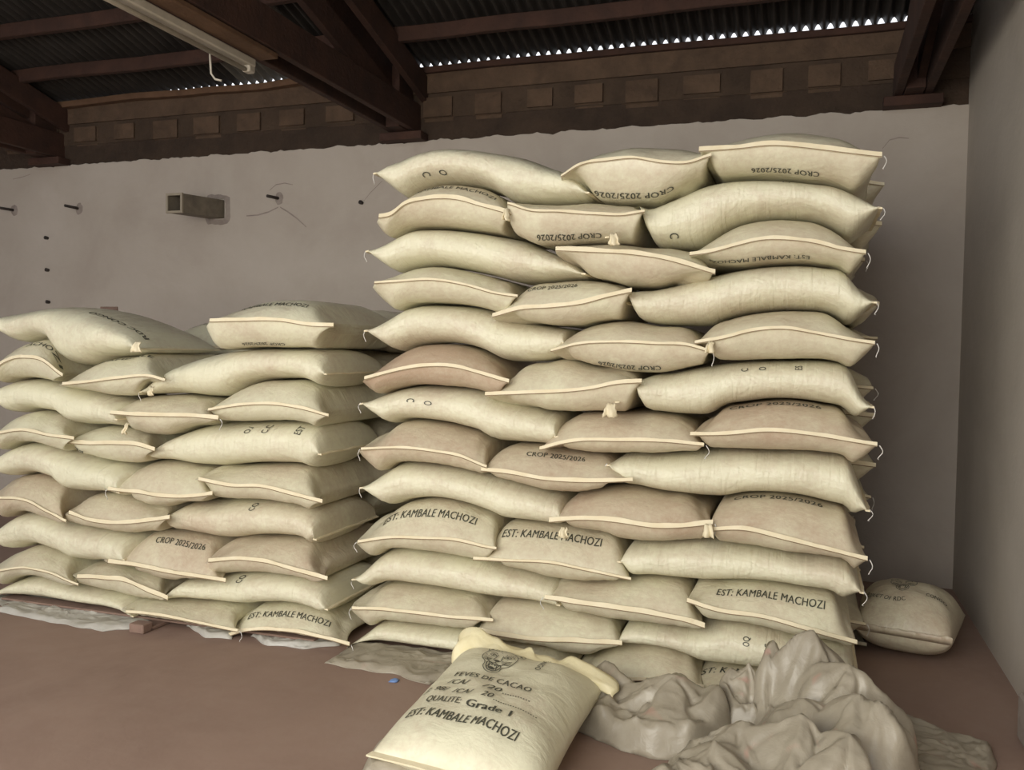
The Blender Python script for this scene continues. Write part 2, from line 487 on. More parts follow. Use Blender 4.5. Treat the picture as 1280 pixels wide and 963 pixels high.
    if kind == 'e':
        # folded and sewn hem along the front end, standing a little proud
        hv = []; hf = []; n = 40
        ex = 0.004
        hw = rr.uniform(0.014, 0.024)
        for i in range(n + 1):
            a = i / n
            p = P(a, 0.0, 1)
            if i == 0: p = p + Vector((-ex, 0, 0))
            if i == n: p = p + Vector((ex, 0, 0))
            q = P(a, 0.045, 1)
            dr = (q - P(a, 0.0, 1)); dr.x *= 0.2
            dr = dr.normalized() if dr.length > 1e-5 else Vector((0, 0.4, 0.9))
            # the folded strip stands almost upright at the seam, leaning on the cloth above it
            dr = (dr * 0.55 + Vector((0, -0.25, 0.8))).normalized()
            wv = 1 + 0.22 * noise.noise(Vector((a * 7, seed, 3.3)))
            w_ = hw * wv
            base = p + Vector((0, -0.006, -0.002))
            nrm = Vector((0, -dr.z, dr.y)).normalized()
            wig = 0.003 * noise.noise(Vector((a * 16, seed, 1)))
            a0 = base; a1 = base + dr * w_ + nrm * wig
            tt = 0.0035
            hv += [a0 - nrm * tt * 0, a0 + nrm * tt, a1 + nrm * tt, a1 - nrm * tt * 0.2]
        for i in range(n):
            for k_ in range(4):
                hf.append((i * 4 + k_, i * 4 + (k_ + 1) % 4, i * 4 + 4 + (k_ + 1) % 4, i * 4 + 4 + k_))
        hf.append((3, 2, 1, 0)); hf.append((n * 4, n * 4 + 1, n * 4 + 2, n * 4 + 3))
        hem = mesh_obj('hem', hv, hf, M['hem'], root, False, loc)
        sp = [Vector(hv[i * 4 + 1]) + Vector((0, -0.0012, 0.002)) for i in range(n + 1)]
        v_, f_ = tube_data(sp, 0.0017, 4)
        mesh_obj('stitching', v_, f_, M['stitch'], hem, False, loc)
    else:
        for end, sg in ((0, -1), (ns, 1)):
            n = 14; hv = []; hf = []
            zc_ = zs[end]
            for i in range(n + 1):
                yy = yc - D * 0.99 + 1.98 * D * i / n
                zz_ = float(0.5 * (zt[end] + zb[end])) + 0.004 * noise.noise(Vector((yy * 9, seed, sg)))
                ww = 0.020 + 0.006 * noise.noise(Vector((yy * 12, seed, 5 * sg)))
                x0_ = x[end] - sg * 0.008
                hv += [Vector((x0_, yy, zz_ - 0.004)), Vector((x0_ + sg * ww, yy, zz_ - 0.006)), Vector((x0_ + sg * ww, yy, zz_ + 0.001)), Vector((x0_, yy, zz_ + 0.004))]
            for i in range(n):
                for k_ in range(4):
                    hf.append((i * 4 + k_, i * 4 + (k_ + 1) % 4, i * 4 + 4 + (k_ + 1) % 4, i * 4 + 4 + k_))
            hf.append((3, 2, 1, 0)); hf.append((n * 4, n * 4 + 1, n * 4 + 2, n * 4 + 3))
            mesh_obj('hem', hv, hf, M['hem'], root, False, loc)
    for sg in threads:
        a = 0 if sg < 0 else 1
        if kind == 'e': p = P(a, 0.0, 1) + Vector((sg * 0.012, -0.004, 0.004))
        else: p = Vector((x[0 if sg < 0 else -1] + sg * 0.008, yc - D * 0.97, float(zt[0 if sg < 0 else -1])))
        thread(root, loc, p, sg, seed * 3 + sg)
    # prints
    for pr in prints:
        txt, side, a0, a1, b0, sz, sh = pr[:7]
        v2, f2, wd = text_2d(txt, sh)
        v = v2.copy()
        if kind == 'e':
            # side 1: upright on the upper slope, reading left to right; side -1: upside down on the lower one
            if side > 0:
                aa = a0 + (a1 - a0) * v[:, 0] / wd
            else:
                aa = a1 - (a1 - a0) * v[:, 0] / wd
            bb = b0 + v[:, 1] * sz
            PP = (lambda a, b, sd_=side: P(min(max(a, 0), 1), b, sd_))
            map_print('print', [(np.stack([aa, bb], 1), f2)], PP, root, loc, side)
        else:
            # (a, angle): letters turned by quarter turns; side gives the turn
            if side == 0:      # upright, reading left to right
                aa = a0 + (a1 - a0) * v[:, 0] / wd; bb = b0 + v[:, 1] * sz
            elif side == 2:    # upside down
                aa = a1 - (a1 - a0) * v[:, 0] / wd; bb = b0 - v[:, 1] * sz
            elif side == 1:    # turned a quarter turn, tops to the left
                aa = a0 - v[:, 1] * (a1 - a0); bb = b0 + v[:, 0] * sz
            else:              # tops to the right
                aa = a0 + v[:, 1] * (a1 - a0); bb = b0 - v[:, 0] * sz
            map_print('print', [(np.stack([aa, bb], 1), f2)], lambda a, b: P(min(max(a, 0), 1), b), root, loc, 1)
    return root, P, loc
def ns_inv(a): return 1.0

# ------------------------------------------------------------------ the room
WY = 6.09      # face of the back wall
WX = 0.895     # face of the right wall
FLOOR = struct(mesh_obj('floor', *box_data(-9.2, 1.2, -4.2, 6.4, -0.1, 0), M['floor'], None, False))
def ragged_wall():
    # plastered face, its upper edge broken off in a ragged line at 3.02 m
    xs = np.arange(-9, WX + 0.15, 0.03)
    v = []; f = []
    for i, xx in enumerate(xs):
        zt = 3.02 + 0.018 * noise.noise(Vector((xx * 7, 0, 0))) + 0.012 * noise.noise(Vector((xx * 23, 4, 0)))
        v += [(xx, WY, 0), (xx, WY, zt), (xx, WY + 0.03, zt + 0.004), (xx, WY + 0.03, 0)]
    for i in range(len(xs) - 1):
        for k in range(4):
            a = i * 4 + k; b = i * 4 + (k + 1) % 4
            f.append((a, b, b + 4, a + 4))
    return mesh_obj('wall_back', v, f, M['wall'], None, False)
wall_back = struct(ragged_wall())
struct(mesh_obj('wall_right', *box_data(WX, WX + 0.2, -4, 6.4, 0, 6.3), M['wall_right'], None, False))
struct(mesh_obj('wall_left', *box_data(-9.2, -9, -4, 6.4, 0, 6.3), M['wall'], None, False))
# unplastered head of the wall: concrete plate, then dusty blocks with dark joints, then a top course
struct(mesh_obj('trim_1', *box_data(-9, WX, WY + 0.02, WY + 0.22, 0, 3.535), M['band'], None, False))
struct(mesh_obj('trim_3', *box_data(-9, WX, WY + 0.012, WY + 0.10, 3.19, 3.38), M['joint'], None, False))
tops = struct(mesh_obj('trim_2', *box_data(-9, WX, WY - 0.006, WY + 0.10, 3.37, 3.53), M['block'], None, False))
bx_ = -8.9; rb = random.Random(3); ib = 0
while bx_ < WX - 0.25:
    w_ = rb.uniform(0.24, 0.31); z0 = 3.17 + rb.uniform(-0.015, 0.015)
    v, f = box_data(bx_, bx_ + w_, WY - 0.004 - rb.uniform(0, 0.012), WY + 0.08, z0, 3.365)
    bm = bmesh.new(); vv = [bm.verts.new(q) for q in v]
    for q in f: bm.faces.new([vv[k] for k in q])
    bmesh.ops.bevel(bm, geom=bm.edges[:], offset=0.03, segments=3, affect='EDGES')
    me = bpy.data.meshes.new('block'); bm.to_mesh(me); bm.free(); me.materials.append(M['block'])
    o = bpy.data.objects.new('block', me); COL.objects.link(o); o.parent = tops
    bx_ += w_ + rb.uniform(0.10, 0.14)

# roof: purlins along X, corrugated sheets on top
SL = math.radians(15.0)
def roof_z(y): return 3.565 + (WY + 0.05 - y) * math.tan(SL)
ceiling = struct(empty('ceiling', (0, WY, 3.5)))
cl = Vector((0, WY, 3.5))
dists = [0.03, 0.50, 1.02, 1.55, 2.15, 2.8, 3.6, 4.4, 5.2, 6.0, 6.8]
for i, dd in enumerate(dists):
    y = WY + 0.02 - dd; z = roof_z(y) - 0.035
    if i == 0:
        beam_obj('purlin', (-2.98, y, z - 0.012), (WX, y, z - 0.012), 0.06, 0.045, M['wood'], ceiling, cl, wob=0.008)
        beam_obj('purlin', (-6.40, y - .03, z - 0.012), (-3.4, y - .03, z - 0.02), 0.07, 0.05, M['wood_light'], ceiling, cl, wob=0.02)
        beam_obj('purlin', (-8.9, y, z - 0.012), (-6.6, y, z - 0.012), 0.06, 0.045, M['wood'], ceiling, cl, wob=0.008)
    else:
        beam_obj('purlin', (-9, y, z - 0.032), (WX, y, z - 0.032), 0.05, 0.10, M['wood'], ceiling, cl, wob=0.012)
def sheet(x0, x1, y0, y1, mat, lift):
    pitch = 0.076; xs = np.arange(x0, x1 + 0.001, pitch / 8)
    ys = [y1, 0.5 * (y0 + y1), y0]
    v = []; f = []
    for t in (0, 0.0012):
        for yy in ys:
            for xx in xs:
                v.append((xx, yy, roof_z(yy) + 0.010 + 0.030 * math.cos(2 * math.pi * xx / pitch) + lift + t))
    n = len(xs)
    for L_ in range(2):
        for j in range(2):
            for i in range(n - 1):
                k = L_ * 3 * n + j * n + i
                q = (k, k + 1, k + n + 1, k + n)
                f.append(q if L_ == 0 else q[::-1])
    return mesh_obj('roof_sheet', v, f, mat, ceiling, True, cl)
k = 0
xx = -9.2
while xx < WX:
    x1 = min(xx + 0.86, WX + 0.25)
    pale = -4.95 < xx < -3.6
    sheet(xx, x1, WY - 2.6, WY + 0.035, M['tin_pale'] if pale else M['tin'], 0.002 * (k % 2) + (0.010 if -5.3 < xx < -3.4 else 0))
    sheet(xx, x1, WY - 6.4, WY - 2.45, M['tin'], 0.004 + 0.002 * (k % 2))
    xx += 0.80; k += 1

# trusses bearing on the back wall
def truss(xc, label):
    loc = Vector((xc, WY, 3.02))
    r = empty('roof_truss', loc); tag(r, label, 'truss', 'dark timber roof trusses')
    W_ = M['wood']
    beam_obj('wall_pad', (xc - 0.17, WY - 0.03, 3.045), (xc + 0.17, WY - 0.03, 3.045), 0.16, 0.06, W_, r, loc)
    for sx in (-0.085, 0.085):
        beam_obj('tie_beam', (xc + sx, WY + 0.05, 3.19), (xc + sx, -4.0, 3.19), 0.05, 0.21, W_, r, loc)
    z0 = roof_z(WY) - 0.085 - 0.10
    for sx in (-0.03, 0.145):
        beam_obj('rafter', (xc + sx, WY + 0.03, z0), (xc + sx, -4.0, z0 + (WY + 4.03) * math.tan(SL)), 0.05, 0.18, W_, r, loc)
    beam_obj('strut', (xc + 0.03, WY - 0.05, 3.17), (xc + 0.03, WY - 3.2, 3.17 + 3.2 * math.tan(SL) * 1.02), 0.05, 0.17, W_, r, loc)
    beam_obj('post', (xc, WY - 0.12, 3.08), (xc, WY - 0.12, roof_z(WY - 0.12) - 0.09), 0.11, 0.24, W_, r, loc)
    for yy in (3.9, 2.2, 0.4):
        zt = z0 + (WY - yy) * math.tan(SL)
        beam_obj('web', (xc, yy, 3.2), (xc, yy - 0.5, zt + 0.12), 0.05, 0.12, W_, r, loc)
    return r
truss(-2.92, 'dark red-brown timber truss resting on the wall above the gap between the stacks')
truss(0.57, 'dark red-brown timber truss resting on the wall beside the right-hand corner')
truss(-6.33, 'dark timber truss at the far left of the roof, mostly in shadow')

# fluorescent batten under the first truss, and a loose cable
a = at_z(314, 80, 3.02); b = Vector((a[0], a[1] - 2.4, 3.02)); a = Vector(a)
fr = empty('batten_light', a); tag(fr, 'unlit off-white fluorescent batten fixed along the underside of the truss', 'light')
beam_obj('housing', a, b, 0.065, 0.045, M['fixture'], fr, a, bev=0.006)
beam_obj('end_cap', a + Vector((0, 0.004, -0.03)), a + Vector((0, -0.05, -0.03)), 0.05, 0.05, M['fixture'], fr, a, bev=0.006)
v, f = tube_data([a + Vector((0, -0.06, -0.045)), b + Vector((0, 0.06, -0.045))], 0.013, 12)
mesh_obj('lamp_tube', v, f, M['fixture'], fr, True, a)
beam_obj('mounting_strip', a + Vector((0.08, 0.05, 0.045)), b + Vector((0.08, 0, 0.045)), 0.12, 0.03, M['wood_light'], fr, a)
cy = a[1] - 0.25
cpts = [at_y(262, 58, cy), at_y(263, 78, cy), at_y(264, 92, cy), at_y(269, 99, cy), at_y(277, 101, cy)]
v, f = tube_data(cpts, 0.006, 6)
c0 = Vector(cpts[0]); tag(mesh_obj('cable', v, f, M['fixture'], None, True, c0), 'thin pale electric cable hanging loose beside the batten light', 'cable')

# steel box duct sticking out of the wall
def duct():
    c1 = Vector(at_y(272, 262, WY)); c0 = Vector(at_y(218, 254, WY - 0.42))
    loc = c1
    r = empty('wall_duct', loc); tag(r, 'open square steel duct sticking out of the back wall', 'duct')
    h = 0.073; t = 0.011
    V = []; Fc = []
    for (c, hh) in ((c0, h), (c1 + Vector((0, 0.03, 0)), h), (c0, h - t), (c1 + Vector((0, 0.02, 0)), h - t)):
        V += [c + Vector((sx * hh, 0, sz * hh)) for sx, sz in ((-1, -1), (1, -1), (1, 1), (-1, 1))]
    for k in range(4):
        k2 = (k + 1) % 4
        Fc.append((k, k2, 4 + k2, 4 + k)); Fc.append((8 + k2, 8 + k, 12 + k, 12 + k2))
    Fc.append((12, 13, 14, 15))
    mesh_obj('duct_wall', V, Fc, M['steel'], r, False, loc)
    V = []; Fc = []
    for (dy, hh) in ((-0.006, h + 0.004), (0.012, h + 0.004), (0.012, h - t - 0.003), (-0.006, h - t - 0.003)):
        V += [c0 + Vector((sx * hh, dy, sz * hh)) for sx, sz in ((-1, -1), (1, -1), (1, 1), (-1, 1))]
    for a_ in range(4):
        for k in range(4):
            k2 = (k + 1) % 4; b_ = (a_ + 1) % 4
            Fc.append((a_ * 4 + k, a_ * 4 + k2, b_ * 4 + k2, b_ * 4 + k))
    mesh_obj('rim', V, Fc, M['steel_rim'], r, False, loc)
    # broken plaster collar
    V = []; Fc = []
    n = 28
    for ring, rad in ((0, 0.085), (1, 0.125)):
        for i in range(n):
            an = 2 * math.pi * i / n
            q = max(abs(math.cos(an)), abs(math.sin(an)))
            rr_ = rad / q ** 0.8 * (1 + 0.12 * noise.noise(Vector((math.cos(an) * 3, math.sin(an) * 3, ring))))
            V.append(c1 + Vector((rr_ * math.cos(an), -0.014 if ring == 0 else 0.001, rr_ * math.sin(an))))
    for i in range(n): Fc.append((i, (i + 1) % n, n + (i + 1) % n, n + i))
    mesh_obj('plaster_collar', V, Fc, M['rust'], r, True, loc)
duct()
# short iron rods left in the wall
for (p0, p1, lab) in (((334, 245), (349, 248), 'short iron peg in the wall right of the steel duct'),
                      ((81, 257), (99, 261), 'short iron peg in the wall left of the steel duct'),
                      ((0, 260), (18, 263), 'short iron peg in the wall at the left edge of the photo')):
    q1 = Vector(at_y(*p1, WY)); q0 = Vector(at_y(*p0, WY - 0.13))
    r = empty('wall_peg', q1); tag(r, lab, 'peg', 'iron pegs in the back wall')
    v, f = tube_data([q0, q1 + Vector((0, 0.02, 0))], 0.012, 8); mesh_obj('rod', v, f, M['black_iron'], r, True, q1)
    V = [q1 + Vector((0, -0.012, 0))]; Fc = []
    for i in range(16):
        an = 2 * math.pi * i / 16; rr_ = 0.042 * (1 + 0.35 * noise.noise(Vector((math.cos(an) * 2, math.sin(an) * 2, p1[0]))))
        V.append(q1 + Vector((rr_ * math.cos(an), 0.001, rr_ * 1.3 * math.sin(an))))
    for i in range(16): Fc.append((0, 1 + i, 1 + (i + 1) % 16))
    mesh_obj('plaster_patch', V, Fc, M['rust'], r, True, q1)
for i, (a_, b_, lab) in enumerate(((60, 298, 'upper of three nail stubs in the left part of the wall'), (61, 338, 'middle of three nail stubs in the left part of the wall'),
                          (62, 378, 'lowest of three nail stubs, just over the left stack'), (453, 254, 'single nail stub in the wall left of the tall stack'))):
    q = Vector(at_y(a_, b_, WY))
    v, f = tube_data([q + Vector((0, 0.01, 0)), q + Vector((-0.004, -0.03, 0.003))], 0.011, 7, 1.5)
    tag(mesh_obj('nail', v, f, M['black_iron'], None, True, q), lab, 'nail', 'nail stubs in the back wall')
q = Vector(at_y(137, 388, WY))
mesh_b = beam_obj('bare_brick', q + Vector((-0.09, 0.0, 0)), q + Vector((0.09, 0.0, 0)), 0.03, 0.06, M['brick'], None, q)
tag(mesh_b, 'bare brown brick showing through the plaster just above the left stack', 'brick')
# hairline cracks as thin grooves are left to the plaster; three broad ones are modelled
def crack(pts, w):
    V = []; Fc = []
    for i, p in enumerate(pts):
        q = Vector(at_y(p[0], p[1], WY - 0.0015)); ww = w * (0.5 + 0.5 * math.sin(math.pi * (i + .5) / len(pts)))
        V += [q + Vector((0, 0, ww)), q - Vector((0, 0, ww))]
    for i in range(len(pts) - 1): Fc.append((2 * i, 2 * i + 1, 2 * i + 3, 2 * i + 2))
    o = mesh_obj('crack', V, Fc, M['rust'], wall_back, False, (0, 0, 0)); return o
crack([(308, 270), (322, 269), (336, 265), (348, 259)], 0.006)
crack([(350, 259), (360, 265), (371, 273), (383, 284)], 0.007)
crack([(337, 238), (345, 231), (356, 229), (366, 231)], 0.004)
crack([(455, 251), (463, 241), (472, 232), (478, 226)], 0.003)
crack([(1103, 186), (1112, 175), (1124, 172), (1136, 173)], 0.004)
crack([(16, 224), (26, 222), (38, 218)], 0.003)
#@@STACKS
# ------------------------------------------------------------------ the tall stack
Y0 = 3.72
COLN = {'L': 'left', 'M': 'middle', 'R': 'right'}
EST = 'EST: KAMBALE MACHOZI'; CROP = 'CROP 2025/2026'
# (row counted from the top, column, kind, top outline, seam line, dust, prints, threads)
RIGHT = [
 (13,'R','e',[(866,858),(871,842),(930,838),(1000,850),(1050,857),(1068,868),(1080,884)],[(866,866),(930,872),(1000,882),(1080,890)],.25,[(EST[:8],1,.0,.3,.12,.07,.2)],()),
 (13,'L','l',[(437,810),(460,790),(475,779),(520,783),(580,790),(600,795),(640,803),(690,812),(715,830)],None,.15,[],(-1,)),
 (13,'M','e',[(716,848),(738,822),(760,809),(800,807),(850,818),(872,832),(879,853)],[(716,851),(760,851),(820,852),(879,860)],.25,[],()),
 (12,'M','e',[(600,783),(612,757),(650,754),(700,760),(750,770),(772,780),(777,802)],[(600,790),(650,799),(720,803),(777,806)],.2,[],()),
 (12,'R','l',[(776,797),(781,783),(830,782),(862,786),(910,780),(1000,798),(1050,806),(1064,822),(1069,838)],None,.1,[('OQ',1,.57,.61,.25,.2,.0),('C.C',1,.66,.70,.15,.2,.0)],()),
 (12,'L','e',[(442,759),(460,745),(475,733),(520,735),(570,743),(600,750),(610,760),(616,772)],[(442,762),(480,763),(530,769),(580,774),(616,777)],.3,[],(-1,)),
 (11,'L','l',[(451,720),(465,702),(485,688),(530,690),(590,700),(640,712),(680,724),(697,733),(702,750)],None,.15,[],(-1,)),
 (11,'M','e',[(682,746),(690,735),(700,730),(740,728),(790,725),(830,727),(862,738),(870,755),(880,781)],[(682,749),(720,755),(770,762),(820,770),(860,778),(880,785)],.32,[],(-1,)),
 (11,'R','e',[(860,750),(875,736),(910,731),(960,732),(1010,740),(1045,747),(1058,775),(1070,801)],[(860,753),(900,765),(950,772),(1000,785),(1040,797),(1070,805)],.15,[(EST,1,.17,.83,.080,.066,.2)],()),
 (10,'L','e',[(449,676),(470,655),(490,636),(520,628),(560,629),(600,641),(623,655),(620,677)],[(449,679),(480,674),(530,674),(570,676),(600,683),(620,687)],.3,[(EST,1,.18,.86,.075,.066,.2)],(-1,)),
 (10,'R','l',[(779,697),(784,684),(800,680),(830,679),(870,677),(930,683),(1000,694),(1055,700),(1068,715),(1076,735)],None,.1,[],(1,)),
 (10,'M','e',[(593,697),(612,675),(625,657),(650,655),(690,658),(740,664),(773,675),(782,695),(788,719)],[(593,700),(640,702),(690,705),(730,713),(788,725)],.3,[(EST,1,.18,.83,.085,.066,.2)],()),
 (9,'L','l',[(460,607),(478,590),(495,580),(540,582),(600,593),(650,606),(685,617),(702,625),(706,645)],None,.12,[],(-1,)),
 (9,'M','e',[(688,650),(697,635),(710,622),(740,614),(780,610),(830,620),(868,628),(882,643),(890,655)],[(688,653),(725,650),(770,653),(820,660),(860,659),(890,656)],.55,[],(1,)),
 (9,'R','e',[(884,656),(890,638),(910,627),(960,622),(1000,626),(1040,636),(1060,642),(1070,670),(1083,697)],[(884,664),(930,663),(970,672),(1010,682),(1050,692),(1083,701)],.5,[(CROP,1,.15,.74,.175,.055,.0)],(1,)),
 (8,'L','e',[(453,561),(475,545),(497,528),(540,530),(580,539),(605,550),(613,562),(608,582)],[(453,563),(500,561),(540,565),(580,573),(608,585)],.6,[],(-1,)),
 (8,'R','l',[(765,578),(775,571),(820,569),(870,566),(900,563),(960,565),(1035,568),(1060,574),(1072,600),(1083,634)],None,.08,[],(-1,1)),
 (8,'M','e',[(603,586),(612,570),(625,560),(660,558),(700,562),(740,568),(765,574),(780,590),(790,599)],[(603,589),(640,593),(680,600),(720,603),(760,603),(790,602)],.5,[(CROP,1,.30,.70,.095,.050,.0)],()),
 (7,'L','l',[(460,503),(475,493),(500,485),(550,484),(600,490),(640,505),(680,515),(698,523),(700,543)],None,.12,[('C',3,.24,.30,.30,.3,.0),('O',3,.33,.39,.22,.3,.0)],(-1,)),
 (7,'M','e',[(676,560),(690,537),(710,522),(750,516),(790,517),(830,519),(858,526),(873,538),(879,552)],[(676,563),(700,556),(725,552),(770,552),(830,553),(879,558)],.6,[],(1,)),
 (7,'R','e',[(864,542),(880,530),(895,515),(930,506),(980,502),(1030,508),(1058,516),(1075,538),(1095,554)],[(864,545),(910,544),(960,540),(1010,544),(1060,552),(1095,558)],.65,[(CROP,1,.2,.72,.150,.050,.0)],(1,)),
 (6,'L','e',[(457,472),(480,452),(505,436),(540,430),(575,433),(610,446),(628,460),(636,473)],[(457,475),(490,466),(530,459),(570,460),(600,468),(636,479)],.8,[],()),
 (6,'M','e',[(608,492),(632,475),(645,461),(680,453),(700,449),(740,458),(783,467),(801,476)],[(608,495),(650,493),(700,491),(740,487),(770,481),(801,479)],.3,[],()),
 (6,'R','l',[(776,503),(783,487),(800,474),(840,466),(880,458),(920,453),(980,451),(1045,453),(1065,465),(1076,490),(1088,507)],None,.08,[('C',1,.53,.57,.50,.22,.0),('O',1,.60,.64,.50,.22,.0),('ES',1,.74,.78,.50,.22,.0)],(1,)),
 (5,'L','l',[(466,413),(485,396),(505,383),(550,380),(600,386),(650,402),(690,409),(708,414),(710,428)],None,.12,[],(-1,)),
 (5,'M','e',[(690,436),(705,422),(725,410),(760,402),(785,401),(820,407),(860,410),(875,421),(887,438)],[(690,440),(720,432),(770,429),(820,431),(860,433),(887,441)],.35,[(CROP,-1,.32,.72,0.059,.055,.0)],(1,)),
 (5,'R','e',[(870,427),(885,408),(910,398),(950,390),(1000,388),(1040,393),(1065,410),(1092,427)],[(870,430),(905,424),(940,415),(980,412),(1020,418),(1060,426),(1092,431)],.3,[],(1,)),
 (4,'L','e',[(470,352),(490,343),(515,334),(545,332),(580,338),(620,348),(640,357),(647,369)],[(470,355),(500,353),(540,351),(580,357),(620,368),(647,372)],.2,[],()),
 (4,'M','e',[(617,393),(640,372),(655,358),(690,351),(730,349),(770,355),(789,363)],[(617,397),(650,388),(690,385),(730,380),(760,372),(789,366)],.2,[(CROP,1,.25,.62,0.092,.05,.0)],()),
 (4,'R','l',[(783,380),(790,364),(815,360),(850,352),(880,344),(920,335),(970,329),(1030,331),(1058,338),(1075,360),(1091,378)],None,.08,[],(1,)),
 (3,'L','l',[(467,315),(485,300),(505,287),(540,283),(580,286),(620,292),(645,297),(665,306),(695,318),(720,332),(733,343)],None,.1,[],(-1,)),
 (3,'M','e',[(696,309),(730,305),(770,304),(810,308),(850,310),(878,320),(893,339)],[(696,314),(740,316),(790,319),(830,325),(860,333),(893,343)],.3,[],()),
 (3,'R','e',[(863,317),(885,300),(910,284),(950,273),(990,272),(1030,278),(1058,295),(1070,307),(1081,312)],[(863,320),(890,316),(920,308),(950,301),(990,301),(1020,305),(1050,313),(1081,318)],.25,[(EST,-1,.12,.7,0.054,.05,.0)],(1,)),
 (2,'L','e',[(475,270),(500,253),(520,238),(545,229),(580,229),(610,236),(630,250),(639,264)],[(475,273),(490,270),(505,258),(530,251),(570,250),(600,258),(639,269)],.3,[(EST[4:],1,.28,.9,0.077,.055,.2)],()),
 (2,'M','e',[(636,252),(660,253),(700,254),(735,251),(770,254),(795,257),(805,262)],[(636,256),(660,264),(700,266),(740,269),(780,270),(805,266)],.25,[(CROP,-1,.24,.72,0.052,.055,.0)],()),
 (2,'R','l',[(763,300),(775,285),(790,268),(820,254),(850,240),(880,226),(910,221),(960,220),(1010,224),(1050,230),(1080,246),(1098,262)],None,.05,[('C',3,.66,.70,.78,.18,.0),('C',3,.24,.29,-.55,.3,.0)],(1,)),
 (1,'L','l',[(477,219),(490,203),(510,192),(540,182),(570,181),(610,185),(650,192),(680,203),(705,213),(725,227),(738,243)],None,.08,[('C',3,.22,.27,-.50,.3,.0),('O',3,.30,.35,-.50,.3,.0)],(-1,)),
 (1,'M','e',[(703,218),(720,206),(740,194),(780,182),(820,181),(865,184),(888,192)],[(703,222),(720,210),(760,202),(790,199),(830,205),(860,205),(888,196)],.2,[(CROP,-1,.24,.78,0.072,.055,.0),(EST,1,.2,.75,0.300,.05,.2)],()),
 (1,'R','e',[(875,187),(905,178),(940,168),(980,162),(1030,165),(1060,172),(1085,187),(1101,193)],[(875,190),(920,187),(960,183),(1000,185),(1050,191),(1101,197)],.15,[(CROP,-1,.30,.68,0.068,.055,.0)],(1,)),
]
